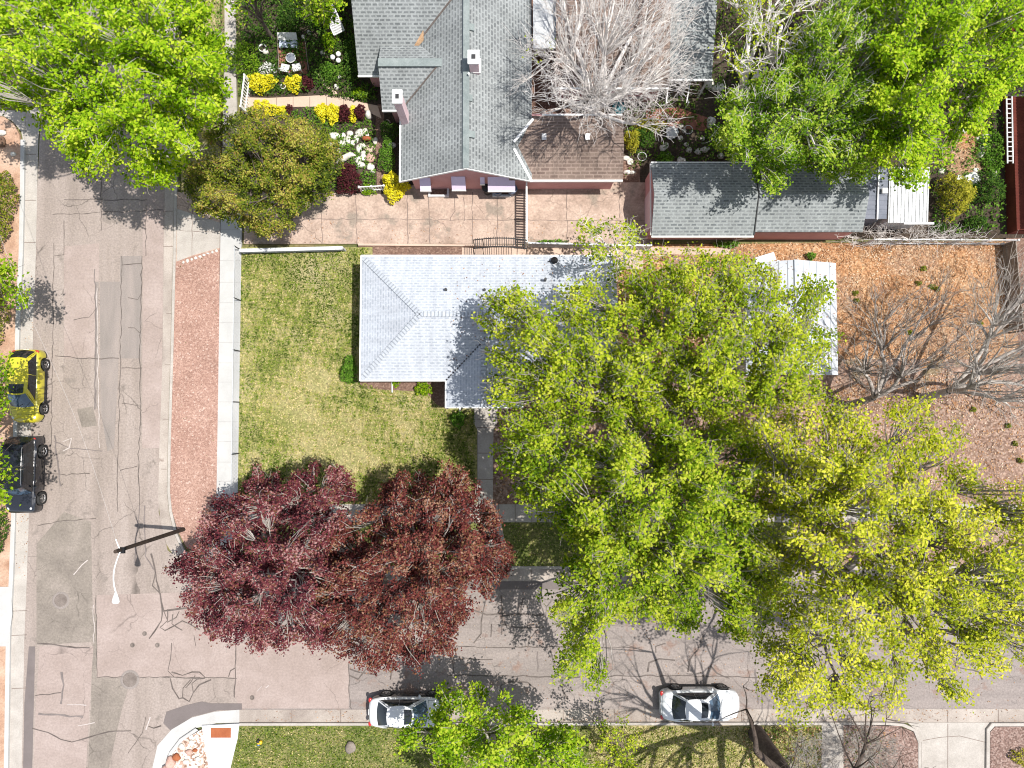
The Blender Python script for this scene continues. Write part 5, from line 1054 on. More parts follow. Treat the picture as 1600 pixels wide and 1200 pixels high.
q = P(450, 65, .5); root = empty('garden_bench', (q.x, q.y, .13), 'white garden bench with blue patterned seat above the round table', 'bench')
mb = MB(); mb.box((q.x, q.y-.1, .45), (1.1, .5, .06)); obj('seat', mb, surf('pattern_blue', [(0, (.45, .5, .6)), (.5, (.5, .55, .66)), (1, (.62, .66, .74))], 3, .1, 10, .8, vor=(9, [(0, (.02, .03, .08)), (.45, (.5, .56, .68)), (1, (.62, .66, .75))], .8)), root)
mb = MB(); mb.box((q.x, q.y+.25, .65), (1.15, .42, .05), 0, .7); obj('backrest', mb, M['old_white'], root)
for x in (-.5, .5): mb = MB(); mb.box((q.x+x, q.y-.1, .28), (.06, .5, .32)); obj('leg', mb, M['old_white'], root)
# iron frame around patio
for a, b, sd_ in (((433, 54), (436, 113), 'left'), ((476, 60), (482, 108), 'right')):
    mb = MB(); A = P(*a, .6); B = P(*b, .6); mb.tube([A, B], .02, 6); [mb.tube([(A+(B-A)*t).to_tuple()[:2]+(.12,), (A+(B-A)*t).to_tuple()[:2]+(.6,)], .02, 6) for t in (0, .5, 1)]
    tag(obj('low_railing', mb, M['wood_grey']), 'low thin grey railing on the '+sd_+' side of the brick patio', 'railing')
# lattice leaning panel
root = empty('lattice_panel', P(520, 30, .3), 'white lattice panel lying tilted between shrubs and grey roof', 'lattice'); mb = MB(); c = [P(503, 12, 1.3), P(519, 4, 1.3), P(538, 47, 1.0), P(522, 55, 1.0)]
for i in range(13):
    for s in (0, 1):
        t = i/12; 
        if s: mb.beam(c[0].lerp(c[1], t), c[3].lerp(c[2], t), .03, .015)
        else: mb.beam(c[0].lerp(c[3], t), c[1].lerp(c[2], t), .045, .02)
obj('slats', mb, M['old_white'], root); mb = MB()
for i in range(4): mb.beam(c[i], c[(i+1) % 4], .06, .05)
obj('frame', mb, M['old_white'], root)
for k in (0, 1, 2, 3): mb = MB(); mb.tube([(c[k].x, c[k].y, .1), c[k]], .025, 6); obj('leg', mb, M['wood_brown'], root)
def pot(label, px, py, r=.2, h=.3, m='white_paint', plant=None):
    q = P(px, py, .3); root = empty('flower_pot', (q.x, q.y, .12), label, 'pot'); mb = MB(); mb.lathe([(.001, 0), (r*.7, 0), (r*.95, h*.9), (r*1.05, h), (r*.85, h), (r*.8, h*.8)], 18, (q.x, q.y, .12)); obj('pot', mb, M[m], root); mb = MB(); mb.lathe([(.001, h*.8), (r*.85, h*.8)], 18, (q.x, q.y, .12)); obj('potting_soil', mb, M['soil_dark'], root)
pot('white ringed pot left of the blue patterned bench', 411, 76, .24); pot('small white pot between the two upper yellow shrubs', 443, 136, .16); pot('dark pot above and left of the blue patterned bench', 431, 47, .18, .35, 'wood_grey')
for px, py, l in ((520, 90, 'leftmost of three round white lamp globes in the shrubs'), (529, 85, 'topmost of three round white lamp globes in the shrubs'), (529, 95, 'lowest of three round white lamp globes in the shrubs')):
    q = P(px, py, .7); root = empty('garden_globe', (q.x, q.y, .12), l, 'garden light'); mb = MB(); mb.blob((q.x, q.y, .75), (.15, .15, .14), 1, 3, 0); obj('globe', mb, M['white_paint'], root); mb = MB(); mb.tube([(q.x, q.y, .1), (q.x, q.y, .65)], .02, 6); obj('stem', mb, M['black_metal'], root)
for px, py, l in ((484, 53, 'small white figurine right of the patterned bench'), (504, 84, 'slim white figurine left of the lamp globes'), (531, 122, 'white stone figurine below the lamp globes'), (417, 83, 'pale stone figurine beside the white ringed pot'), (527, 138, 'pale pair of stones at the top edge of the garden path'), (476, 61, 'pale finial stone at the top of the right patio railing')):
    rock(l, px, py, .16, 'rock_white', fl=1.4, name='figurine', cat='ornament')
G2 = 'pale edging stones beside the garden path'
LST_ = ((500, 118), (503, 126), (507, 132), (513, 139), (519, 141), (524, 146)); RL_ = rowed(LST_, 1, 'pale edging stone', 'above the garden path')
for px, py in LST_: rock(RL_[(px, py)], px, py, .14, 'walk_pink', G2)
G3 = 'white rocks in the back garden above the long shed'
LST_ = ((1036, 232, .22), (1041, 228, .18), (1045, 243, .16), (1063, 217, .2), (1076, 235, .2), (1072, 226, .14), (1099, 235, .24), (1092, 236, .16), (1105, 233, .14), (1062, 250, .18), (1068, 251, .14), (1125, 244, .22), (1064, 197, .18), (1069, 205, .15), (978, 248, .2), (984, 253, .18), (979, 270, .24), (988, 270, .2), (1111, 190, .28), (1108, 196, .2), (1140, 188, .22), (1150, 185, .2), (1107, 132, .35), (1118, 140, .3), (1125, 138, .25), (1093, 145, .2), (1090, 238, .2), (1097, 217, .15)); RL_ = rowed(LST_, 4, 'white rock', 'above the long shed')
for px, py, r in LST_:
    rock(RL_[(px, py)], px, py, r, 'rock_white', G3)
G4 = 'round pale stones in the right garden'
LST_ = ((1540, 214, .26), (1529, 217, .22), (1535, 229, .26), (1531, 243, .27), (1549, 249, .2), (1524, 266, .18), (1502, 205, .28), (1482, 208, .18), (1470, 268, .2)); RL_ = rowed(LST_, 3, 'round pale stone', 'near the red building')
for px, py, r in LST_: rock(RL_[(px, py)], px, py, r, 'rock_white', G4)
rock('round pale stone nearest the red building', 1551, 273, .28); rock('large flat white boulder in the right garden', 1516, 281, .42, 'white_paint', fl=.4); rock('white boulder left of the large flat white boulder', 1497, 279, .24, 'white_paint', fl=.5)
# back garden furniture
q = P(1050, 207, .6); root = empty('garden_fountain', (q.x, q.y, .12), 'ornate grey blue round iron table on the brick patio', 'table'); mb = MB()
for k in range(10): th = k*math.pi/5; mb.blob((q.x+.3*math.cos(th), q.y+.3*math.sin(th), .68), (.11, .11, .03), k, 1, .1)
mb.lathe([(.001, .7), (.3, .7), (.32, .66), (.001, .66)], 20, (q.x, q.y, 0)); obj('tabletop', mb, M['galv'], root); mb = MB(); mb.lathe([(.25, .12), (.06, .2), (.05, .66)], 12, (q.x, q.y, 0)); obj('pedestal', mb, M['galv'], root); root.name = 'garden_table'
q = P(967, 168, .6); root = empty('water_tub', (q.x, q.y, .12), 'round teal tub under the leafless white tree', 'tub'); mb = MB(); mb.lathe([(.001, .05), (.3, .05), (.38, .55), (.4, .55), (.34, .5), (.28, .3), (.001, .28)], 20, (q.x, q.y, .12)); obj('tub', mb, M['teal'], root)
q = P(992, 147, .8); root = empty('patio_table', (q.x, q.y, .12), 'pale rectangular patio table behind the teal tub', 'table'); mb = MB(); mb.box((q.x, q.y, .75), (1.0, .55, .05)); obj('tabletop', mb, M['old_white'], root)
for a in (-.42, .42):
    for b in (-.2, .2): mb = MB(); mb.box((q.x+a, q.y+b, .42), (.06, .06, .62)); obj('leg', mb, M['old_white'], root)
for px, py, l in ((1003, 245, 'round wire hoop planter beside the golden shrub'), (1075, 203, 'round wire hoop on the brick patio')):
    q = P(px, py, .5); root = empty('wire_planter', (q.x, q.y, .12), l, 'planter'); mb = MB(); mb.tube([(q.x+.26*math.cos(t*.2618), q.y+.26*math.sin(t*.2618), .55) for t in range(25)], .02, 6, False); obj('hoop', mb, M['old_white'], root)
    for k in range(3): mb = MB(); th = k*2.1; mb.tube([(q.x+.26*math.cos(th), q.y+.26*math.sin(th), .55), (q.x+.15*math.cos(th), q.y+.15*math.sin(th), .12)], .012, 5); obj('leg', mb, M['old_white'], root)
q = P(1075, 152, 2.0); root = empty('wood_pergola', (q.x, q.y, .12), 'dark wooden pergola steps in front of the narrow grey sunroom', 'pergola')
mb = MB(); a = P(1073, 128, .5); b = P(1070, 165, .5)
for k in range(5): mb.beam((a.x-1.2, a.y-.25*k, .9-.15*k), (a.x-.1, a.y-.25*k, .9-.15*k), .2, .04)
obj('treads', mb, M['wood_grey'], root); mb = MB(); mb.beam((a.x, a.y, 1.8), (b.x, b.y, .9), .06, .06); mb.beam((a.x-1.3, a.y, 1.8), (a.x-1.35, b.y, .9), .06, .06); obj('handrail', mb, M['white_paint'], root)
for dx in (0, -1.3):
    mb = MB(); mb.tube([(a.x+dx, b.y, .1), (a.x+dx, b.y, .95)], .04, 6); obj('post', mb, M['white_paint'], root)
# toy on south lawn, rocks
q = P(405, 1160, .2); root = empty('toy', (q.x, q.y, .12), 'small yellow, black and blue toy lying on the south lawn', 'toy'); mb = MB(); mb.blob((q.x+.08, q.y, .2), (.13, .11, .1), 1); mb.blob((q.x-.05, q.y-.06, .18), (.08, .07, .07), 2); obj('body', mb, plain('toy_yellow', (.7, .42, .02), .4), root); mb = MB(); mb.blob((q.x-.06, q.y+.08, .22), (.11, .1, .1), 3); obj('head', mb, M['black'], root); mb = MB(); mb.blob((q.x-.05, q.y-.15, .17), (.09, .06, .06), 3); obj('base', mb, plain('toy_blue', (.05, .15, .4), .4), root)
rock('grey rough tree stump with pale chips on the shaded south lawn', 549, 1166, .32, 'wood_grey', fl=.5, name='tree_stump', cat='stump')
G5 = 'boulders in the corner rock bed'
LST_ = ((268, 1190, .32, 'rock_pink'), (276, 1182, .25, 'rust'), (263, 1200, .3, 'rock_pink'), (284, 1165, .18, 'rock_white'), (300, 1160, .16, 'rock_white'), (296, 1175, .18, 'rock_pink'), (310, 1185, .16, 'rock_white'), (291, 1190, .16, 'rock_white'), (305, 1172, .15, 'rust')); RL_ = rowed(LST_, 2, 'boulder', 'of the corner rock bed')
for px, py, r, m in LST_: rock(RL_[(px, py)], px, py, r, m, G5)
for px, py, r, l in ((4, 208, .22, 'upper pale rock on the left verge'), (3, 216, .2, 'middle pale rock on the left verge'), (22, 241, .16, 'small pale rock near the curb on the left verge'), (2, 222, .3, 'dark edged rock at the left frame edge')): rock(l, px, py, r, 'rock_white' if r < .25 else 'wood_brown')
rg0 = np.random.default_rng(5)
# small scattered gravel stones along the apron edge
for i in range(9): rock('white edging stone '+ORD[i]+' at the top of the pink gravel strip', 287+i*6.4, 410-i*2.3, .09, 'rock_white', 'white edging stones on the gravel strip')
mb = MB(); a = P(1200, 402, .9); mb.box((a.x, a.y, .5), (1.2, .5, .06), .3); mb.box((a.x+1, a.y-.3, .3), (.6, .4, .05), -.3); tag(obj('white_board', mb, M['old_white']), 'loose white boards lying behind the garage', 'board')

# shrubs and ground cover
S = shrub
S('bright yellow shrub at the left end above the garden path', 411, 133, 24, 15, .8, M['lf_flower'], 1000, .13)
S('bright yellow shrub above the garden path next to the purple shrub', 461, 134, 14, 14, .7, M['lf_flower'], 600, .13)
S('small dark purple shrub above the garden path', 482, 134, 9, 11, .7, M['lf_purple'], 500, .12)
S('yellow shrub at the left end below the garden path', 415, 174, 22, 14, .7, M['lf_flower'], 700, .12)
S('yellow shrub third from the left below the garden path', 444, 177, 9, 9, .6, M['lf_flower'], 300, .12)
S('small purple shrub between two yellow shrubs below the garden path', 453, 174, 7, 8, .5, M['lf_purple'], 200, .12)
S('yellow shrub in the middle below the garden path', 505, 178, 10, 14, .7, M['lf_flower'], 500, .12); S('yellow shrub left of the round purple shrub below the path', 523, 181, 11, 16, .75, M['lf_flower'], 600, .12)
S('round dark purple shrub below the garden path', 542, 181, 11, 13, .8, M['lf_purple'], 700, .12); S('narrow yellow shrub between two purple shrubs', 553, 182, 6, 14, .65, M['lf_flower'], 320, .12); S('dark purple shrub at the right end below the path', 564, 179, 9, 11, .8, M['lf_purple'], 500, .12)
S('big bright yellow ring shaped shrub at the driveway corner', 620, 296, 20, 22, 1.3, M['lf_flower'], 1700, .13, hole=.06); S('green core of the yellow shrub by the driveway corner', 620, 292, 10, 9, 1.2, M['lf_gold'], 350, .12)
S('spiky dark purple shrub next to the olive tree', 549, 287, 19, 24, 1.5, M['lf_purple'], 1300, .13)
S('clipped green hedge block nearest the driveway', 607, 251, 13, 26, 1.3, M['lf_green'], 1600, .08, name='hedge', cat='hedge'); S('dark clipped hedge block below the pink chimney', 610, 211, 15, 17, 1.2, M['lf_dark'], 1300, .08, name='hedge', cat='hedge')
S('small light green shrub at the right end of the garden path', 563, 149, 12, 8, .6, M['lf_bright'], 300, .12); S('low green shrub beside the white picket fence', 577, 299, 11, 9, .5, M['lf_bright'], 300, .12)
S('large fine leaved green shrub left of the patio', 384, 100, 30, 26, 1.4, M['lf_mid'], 1700, .11); S('dark round evergreen above the blue patterned bench', 465, 35, 26, 26, 1.8, M['lf_dark'], 1800, .11)
S('light green shrub left of the lamp globes', 518, 70, 12, 16, .9, M['lf_bright'], 500, .12); S('green shrub against the grey roofed house wall', 558, 95, 20, 32, 1.2, M['lf_dark'], 1400, .12); S('green shrub below the lamp globes', 519, 115, 18, 14, .7, M['lf_green'], 600, .13)
S('white flowering plant left of the white garden chairs', 420, 112, 14, 11, .6, M['petal'], 260, .1); S('small golden shrub at the brown roof corner', 985, 225, 13, 17, 1.2, M['lf_gold'], 900, .11); S('dark green shrub beside the golden shrub', 1005, 218, 18, 18, .9, M['lf_dark'], 800, .12)
S('olive shrub on the brick patio edge', 1010, 200, 26, 12, .9, M['lf_gold'], 600, .12); S('low green mound by the long shed', 1038, 248, 14, 9, .5, M['lf_green'], 400, .12)
S('yellow green wispy shrub right of the tin shed', 1478, 312, 26, 34, 1.9, M['lf_gold'], 2600, .12); S('dark green shrub near the red building', 1532, 300, 24, 24, 1.5, M['lf_dark'], 1500, .12); S('green plants under the round pale stones', 1545, 240, 20, 38, .5, M['lf_green'], 1200, .14)
S('leafy shrub at the foot of the wire fence', 1520, 352, 20, 12, .8, M['lf_dark'], 600, .14); S('small shrub at the foot of the fence below the tin shed', 1463, 357, 12, 8, .6, M['lf_dark'], 300, .13)
S('small green shrub at the left side wall of the white roofed house', 548, 580, 12, 22, 1.0, M['lf_green'], 700, .13); S('light green shrub under the white roofed house eave', 662, 607, 13, 12, .7, M['lf_bright'], 350, .13); S('spiky green plant near the porch corner', 716, 655, 12, 12, .6, M['lf_green'], 350, .15)
S('green weed patch at the house front bed', 619, 600, 6, 5, .3, M['lf_bright'], 80, .12); S('brown red low shrub at the right of the gravel bed', 1590, 1180, 14, 12, .5, M['lf_gold'], 260, .12); S('small green shrub at the back yard top edge', 1265, 401, 7, 6, .5, M['lf_green'], 120, .14); S('green weeds beside the shed corner', 1135, 383, 22, 5, .35, M['lf_green'], 250, .13)
S('green climbing weeds at the white fence corner', 865, 380, 22, 5, .4, M['lf_green'], 220, .13)
LST_ = ((1442, 420), (1434, 443), (1455, 448), (1463, 452), (1574, 665), (1585, 693), (1592, 720), (1338, 470), (1336, 458), (1420, 520), (1530, 505), (1520, 640)); RL_ = rowed(LST_, 3, 'low weed tuft', 'of the back yard')
for px, py in LST_: S(RL_[(px, py)], px, py, 4.5, 3.8, .2, M['lf_olive'], 60, .12, name='weed_tuft', cat='weed', group='weed tufts in the back yard', stems=False)
gr = np.random.default_rng(3)
cover('ground_cover', 'green growth on both sides of the upper sidewalk', [[(370, -60), (381, -60), (381, 150), (374, 150)], [(344, -60), (350, -60), (350, 120), (344, 120)]], 500, .4, .14, M['lf_green'], seed=19)
cover('dry_brush', 'dry brush and leaf litter at the bottom edge beds', [[(1318, 1136), (1400, 1140), (1400, 1260), (1318, 1260)], [(1160, 1136), (1284, 1136), (1284, 1260), (1160, 1260)]], 3500, .12, .12, M['litter'], seed=20, gap=-.2)
cover('ground_cover', 'patchy green weeds at the bottom edge beds', [[(1318, 1136), (1380, 1138), (1370, 1260), (1318, 1260)], [(1200, 1136), (1284, 1136), (1284, 1260), (1200, 1260)]], 2200, .18, .12, M['lf_green'], seed=21, gap=.1)
cover('weeds', 'tiny dark weeds scattered over the pink gravel strip', [[(282, 412), (342, 395), (340, 745), (282, 745)]], 900, .06, .07, M['lf_dark'], z0=.13, seed=3, gap=1.75, gs=30, amp=.05)
cover('ground_cover', 'dark green ground cover filling the flower garden', [[(383, -60), (560, -60), (590, 130), (590, 160), (560, 160), (480, 145), (430, 150), (381, 150), (381, 0)]], 17000, .5, .15, M['lf_dark'], gap=-.7, seed=4, tb=.55)
cover('ground_cover', 'green leafy ground cover below the garden path', [[(395, 170), (565, 172), (588, 200), (588, 290), (560, 298), (500, 300), (500, 200)]], 4500, .3, .13, M['lf_green'], gap=-.35, seed=6)
cover('ground_cover', 'mixed green ground cover in the back garden', [[(975, 150), (1200, 120), (1200, 252), (1010, 252), (975, 280)], [(1110, -60), (1300, -60), (1300, 120), (1110, 140)]], 13000, .45, .14, M['lf_dark'], gap=-.1, seed=7, tb=.7)
cover('ground_cover', 'green plants filling the garden right of the tin shed', [[(1450, 180), (1565, 180), (1565, 368), (1455, 368)]], 4500, .4, .15, M['lf_green'], gap=-.1, seed=8)
cover('ground_cover', 'dry and green growth on the strip above the sidewalk', [[(283, -60), (344, -60), (344, 180), (283, 180)]], 2500, .3, .13, M['lf_green'], gap=-.2, seed=9)
cover('grass', 'short patchy grass on the front lawn', [[(378, 388), (575, 388), (555, 592), (600, 610), (665, 612), (690, 640), (742, 642), (742, 786), (373, 786), (375, 600)]], 60000, .07, .10, M['grass_blade'], gap=-2.2, seed=10, tb=.40, up=.35, tv=.17, gs=60, amp=.36, bare_=.8, spots=[(430, 465, 20, 1.3), (400, 500, 16, 1.2), (382, 560, 14, 1.4), (500, 590, 28, 2.8), (440, 630, 36, 1.8), (470, 665, 32, 2.4), (530, 700, 40, 2.9), (640, 650, 40, 1.1), (600, 730, 40, 1.3), (560, 640, 30, .8), (400, 730, 22, .5), (400, 420, 12, 1.5), (480, 420, 45, -1.1), (540, 500, 30, -.7), (560, 600, 26, -1), (420, 560, 25, -.5), (400, 690, 22, -.8)])
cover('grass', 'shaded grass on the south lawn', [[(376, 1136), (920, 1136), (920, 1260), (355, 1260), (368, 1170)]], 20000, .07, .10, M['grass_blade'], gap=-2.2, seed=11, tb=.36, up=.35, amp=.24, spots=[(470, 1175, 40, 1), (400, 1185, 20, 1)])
cover('grass', 'dry tan grass under the leafless street tree', [[(920, 1136), (1284, 1136), (1284, 1260), (920, 1260)]], 15000, .08, .11, M['grass_blade'], gap=-1.6, seed=12, tb=.64, up=.35, amp=.16)
cover('grass', 'patchy parkway grass beside the kerb walk', [[(795, 818), (1240, 818), (1240, 884), (800, 884)], [(365, 818), (750, 818), (760, 884), (365, 884)]], 9000, .07, .10, M['grass_blade'], gap=-1.6, seed=13, tb=.5, up=.35, amp=.14)
cover('leaf_litter', 'orange brown leaf litter covering the back yard', [[(1150, 380), (1568, 376), (1580, 560), (1560, 640), (1300, 640), (1310, 420), (1150, 410)]], 15000, .04, .10, M['litter'], gap=-.1, seed=14, tb=.5, up=.8)
cover('leaf_litter', 'pale brown litter in the shaded yard', [[(780, 600), (1600, 600), (1600, 786), (780, 786)]], 9000, .04, .11, M['litter'], gap=-1, seed=15, tb=.6, up=.8)

for nm_, lb_, pl_, z_, n_, sd_ in (('leaf_litter', 'fallen bits scattered along the south gutter', [[(400, 1109), (1600, 1108), (1600, 1128), (400, 1128)]], .012, 1500, 41), ('leaf_litter', 'fallen bits on the cross street under the trees', [[(560, 910), (1600, 910), (1600, 1106), (560, 1106)]], .012, 1700, 42), ('leaf_litter', 'fallen bits along the left kerb gutter', [[(30, 420), (56, 420), (44, 900), (22, 900)]], .012, 420, 43), ('leaf_litter', 'fallen bits on the pink neighbour driveway', [[(390, 345), (1010, 345), (1010, 380), (390, 380)]], .13, 700, 44)):
    cover(nm_, lb_, pl_, n_, .015, .07, M['litter'], z0=z_, seed=sd_, gap=.1, tb=.3, up=.85, gs=50)

def roof_litter(label, pts, n, seed, parent):
    "small fallen leaves lying on a roof slope given by corner points"
    rg = np.random.default_rng(seed); p = [np.array(q) for q in pts]; u = rg.uniform(0, 1, (n, 1)); v = rg.uniform(0, 1, (n, 1))
    C = (p[0]*(1-u)+p[1]*u)*(1-v)+(p[3]*(1-u)+p[2]*u)*v; C[:, 2] += .03
    o = leaves_mesh('fallen_leaves', C, rg.normal(.35, .25, n), .08, rg, M['litter'], parent, .85); o['kind'] = 'stuff'
hs_ = [o for o in col.objects if o.name.startswith('white_roof_house')][0]; gs_ = [o for o in col.objects if o.name == 'garage'][0]
EZ2 = 2.85; hx0, hy1 = xy(565, 400, EZ2); hx1, _ = xy(960, 400, EZ2); _, hy0 = xy(565, 594, EZ2); hm = (hy0+hy1)/2; hzz = EZ2+(hm-hy0)*.40
roof_litter('', [(hx0+5, hy0, EZ2), (hx1, hy0, EZ2), (hx1, hm, hzz), (hx0+5, hm, hzz)], 260, 1, hs_); roof_litter('', [(hx0+5, hy1, EZ2), (hx1, hy1, EZ2), (hx1, hm, hzz), (hx0+5, hm, hzz)], 160, 2, hs_)
gx0, gy1 = xy(1163, 411, 2.6); gx1, _ = xy(1306, 412, 2.6); _, gy0 = xy(1306, 586, 2.6); gm = (gx0+gx1)/2; gz_ = 2.6+(gx1-gm)*.33
roof_litter('', [(gm, gy0, gz_), (gx1, gy0, 2.6), (gx1, gy1, 2.6), (gm, gy1, gz_)], 130, 3, gs_); roof_litter('', [(gm, gy0, gz_), (gx0, gy0, 2.6), (gx0, gy1, 2.6), (gm, gy1, gz_)], 130, 4, gs_)
mb = MB()
for k in range(1, 6):
    for sg, ex in ((-1, gx0), (1, gx1)): mb.beam((gm+(ex-gm)*k/6, gy0+.02, gz_+(2.6-gz_)*k/6+.006), (gm+(ex-gm)*k/6, gy1-.02, gz_+(2.6-gz_)*k/6+.006), .03, .012)
obj('roof_seams', mb, M['seam_grey'], gs_)

# ---------------------------------------------------------------- trees
tree('maple_tree', 'bright green maple overhanging the upper left street', 'tree', [(-90, -90), (300, -90), (345, 20), (362, 70), (378, 140), (350, 165), (345, 195), (312, 205), (315, 240), (290, 250), (278, 285), (240, 292), (228, 314), (212, 290), (185, 272), (150, 285), (112, 268), (100, 238), (68, 215), (52, 200), (70, 178), (30, 165), (-90, 175)],
     (300, 195), 12.5, 6.5, M['lf_maple'], M['bark_pale'], 11, 40, .175, .29, 2.4, seed=11, tb=.56, twt=.7, lump=1.4, patch=.05, gap=-1.5, gs=90)
tree('crabapple_tree', 'dense olive and bronze crabapple at the sidewalk and driveway', 'tree', [(318, 205), (345, 185), (400, 165), (440, 178), (500, 192), (528, 220), (537, 262), (525, 300), (497, 318), (490, 348), (455, 358), (425, 374), (385, 366), (350, 345), (310, 335), (285, 300), (286, 262), (305, 240)],
     (440, 300), 6.2, 2.6, M['lf_olive'], M['bark_mid'], 22, 40, .115, .19, 1.8, seed=12, gap=-1.8, twt=.9, lump=.9, patch=.22, rt=.16)
tree('purple_plum_tree', 'left of the two dark red trees at the street corner', 'tree', [(257, 892), (290, 850), (300, 815), (335, 775), (385, 752), (412, 715), (428, 710), (440, 748), (480, 728), (505, 718), (530, 725), (552, 745), (562, 775), (545, 800), (545, 850), (560, 900), (540, 960), (510, 1015), (455, 1030), (430, 1012), (405, 1020), (362, 1020), (330, 1002), (300, 975), (282, 940), (270, 905)],
     (467, 848), 8.2, 3.2, M['lf_red'], M['bark_pale'], 17, 48, .125, .22, 2.0, seed=13, twt=1.0, lump=1.4, patch=.16, rt=.2, twigs=3, twr=.010, gap=-1.25, gs=70)
tree('purple_plum_tree', 'right of the two dark red trees beside the front walk', 'tree', [(592, 762), (640, 732), (700, 722), (745, 740), (775, 790), (790, 830), (805, 868), (790, 905), (770, 935), (728, 970), (715, 1010), (700, 1040), (668, 1062), (635, 1045), (600, 1048), (560, 1052), (525, 1025), (490, 1012), (470, 950), (480, 890), (505, 835), (535, 805), (575, 790), (585, 772)],
     (668, 850), 8.6, 3.4, M['lf_redolive'], M['bark_pale'], 17, 48, .125, .22, 2.0, seed=14, twt=.9, lump=1.4, patch=.14, rt=.2, twigs=3, twr=.011, gap=-1.25, gs=70)
tree('elm_tree', 'light green elm spreading over the white roofed house and garage', 'tree', [(738, 470), (775, 450), (790, 440), (830, 448), (850, 440), (890, 435), (905, 420), (925, 430), (960, 455), (985, 420), (1050, 405), (1075, 395), (1105, 392), (1160, 400), (1190, 412), (1230, 425), (1300, 440), (1315, 455), (1290, 475), (1265, 500), (1290, 520), (1322, 525), (1300, 560), (1280, 590), (1300, 620), (1240, 640), (1180, 660), (1100, 650), (1040, 640), (960, 650), (880, 650), (830, 640), (770, 640), (745, 615), (765, 590), (752, 560), (765, 535), (745, 515)],
     (1060, 640), 13.0, 6.5, M['lf_elm'], M['bark_grey'], 9.5, 42, .155, .31, 2.4, seed=15, tb=.52, twt=-.1, lump=.9, patch=.1, gap=-1.6, gs=110, twigs=4, twr=.011, rt=.32)
tree('elm_tree', 'green elm in the centre covering the sidewalk and street', 'tree', [(770, 650), (830, 630), (900, 640), (980, 625), (1060, 640), (1130, 630), (1190, 670), (1255, 740), (1250, 820), (1250, 900), (1220, 960), (1190, 1010), (1120, 1000), (1080, 1015), (1040, 985), (985, 980), (965, 1010), (972, 1040), (950, 1068), (935, 1092), (900, 1080), (862, 1062), (868, 1030), (880, 985), (850, 950), (822, 935), (850, 910), (845, 880), (862, 850), (850, 810), (815, 800), (792, 775), (778, 740), (760, 700)],
     (1000, 772), 13.5, 4.0, M['lf_elm_green'], M['bark_grey'], 11.5, 42, .16, .30, 2.6, seed=16, twt=.2, lump=1.3, patch=.12, gap=-1.15, gs=110, twigs=4, twr=.011, rt=.34, tb=.55)
tree('elm_tree', 'yellow green elm filling the lower right of the street', 'tree', [(1160, 640), (1250, 615), (1330, 605), (1380, 625), (1450, 618), (1500, 645), (1530, 670), (1520, 720), (1560, 760), (1640, 750), (1720, 760), (1740, 1000), (1660, 1080), (1600, 1040), (1560, 1060), (1535, 1100), (1515, 1115), (1480, 1090), (1450, 1060), (1430, 1085), (1400, 1125), (1340, 1110), (1310, 1125), (1270, 1140), (1245, 1155), (1200, 1140), (1180, 1100), (1165, 1060), (1180, 990), (1200, 930), (1190, 840), (1160, 760), (1170, 700)],
     (1265, 878), 15.5, 8, M['lf_yellow'], M['bark_grey'], 8.5, 42, .145, .31, 2.6, seed=17, tb=.54, twt=-.1, lump=1.2, patch=.12, gap=-.9, gs=100, twigs=4, twr=.010, rt=.36)
tree('young_tree', 'slim sparse young tree at the right end of the white roofed house', 'tree', [(905, 345), (930, 335), (965, 345), (1000, 350), (1030, 378), (1020, 415), (990, 440), (960, 450), (930, 440), (905, 395), (892, 372)],
     (968, 425), 7.5, 4.5, M['lf_elm'], M['bark_white'], 8, 22, .16, .35, 2.0, seed=18, twr=.010, gap=-.6, gs=40, twigs=4, rt=.1)
tree('young_tree', 'sparse yellow green sapling growing over the side path', 'tree', [(960, 400), (1040, 390), (1100, 388), (1180, 400), (1150, 450), (1050, 480), (960, 470)],
     (1060, 440), 6.5, 3.5, M['lf_yellow'], M['bark_pale'], 7, 26, .15, .38, 2.0, seed=28, twr=.010, gap=-.3, gs=50, twigs=4, rt=.1)
tree('ash_tree', 'mid green tree over the long shed roof', 'tree', [(1125, 150), (1180, 120), (1215, 95), (1245, 40), (1290, 5), (1330, -40), (1410, -30), (1420, 50), (1415, 120), (1405, 180), (1390, 235), (1385, 275), (1352, 285), (1330, 272), (1300, 285), (1275, 272), (1255, 255), (1240, 275), (1232, 292), (1210, 302), (1180, 290), (1172, 265), (1150, 250), (1125, 235), (1105, 205), (1120, 180)],
     (1165, 268), 9.5, 5, M['lf_mid'], M['bark_white'], 15, 40, .15, .30, 2.4, seed=19, tb=.6, twt=.5, twr=.012, gap=-1.6, gs=80, lump=1.1, twigs=4, patch=.08)
tree('maple_tree', 'bright green maple in the upper right corner above the tin shed', 'tree', [(1350, -90), (1700, -90), (1700, 110), (1640, 140), (1590, 155), (1560, 165), (1550, 195), (1565, 200), (1530, 210), (1500, 205), (1490, 235), (1470, 262), (1445, 262), (1450, 285), (1425, 300), (1400, 290), (1385, 265), (1365, 262), (1345, 230), (1350, 180), (1360, 100), (1355, 40)],
     (1335, 228), 11.5, 6, M['lf_maple'], M['bark_pale'], 12, 40, .175, .30, 2.6, seed=20, tb=.56, twt=.8, gap=-1.8, gs=90, lump=1.3, patch=.06)
tree('honey_locust_tree', 'sparse leafed tree with white branches above the back garden', 'tree', [(1120, -80), (1330, -80), (1310, 0), (1280, 50), (1240, 90), (1215, 120), (1180, 135), (1140, 130), (1110, 100), (1120, 40)],
     (1140, 185), 9, 4.5, M['lf_elm'], M['bark_white'], 5, 26, .15, .42, 2.5, seed=21, gap=-.3, gs=60, twigs=6, twr=.02, rt=.26, lv=(5, 24))
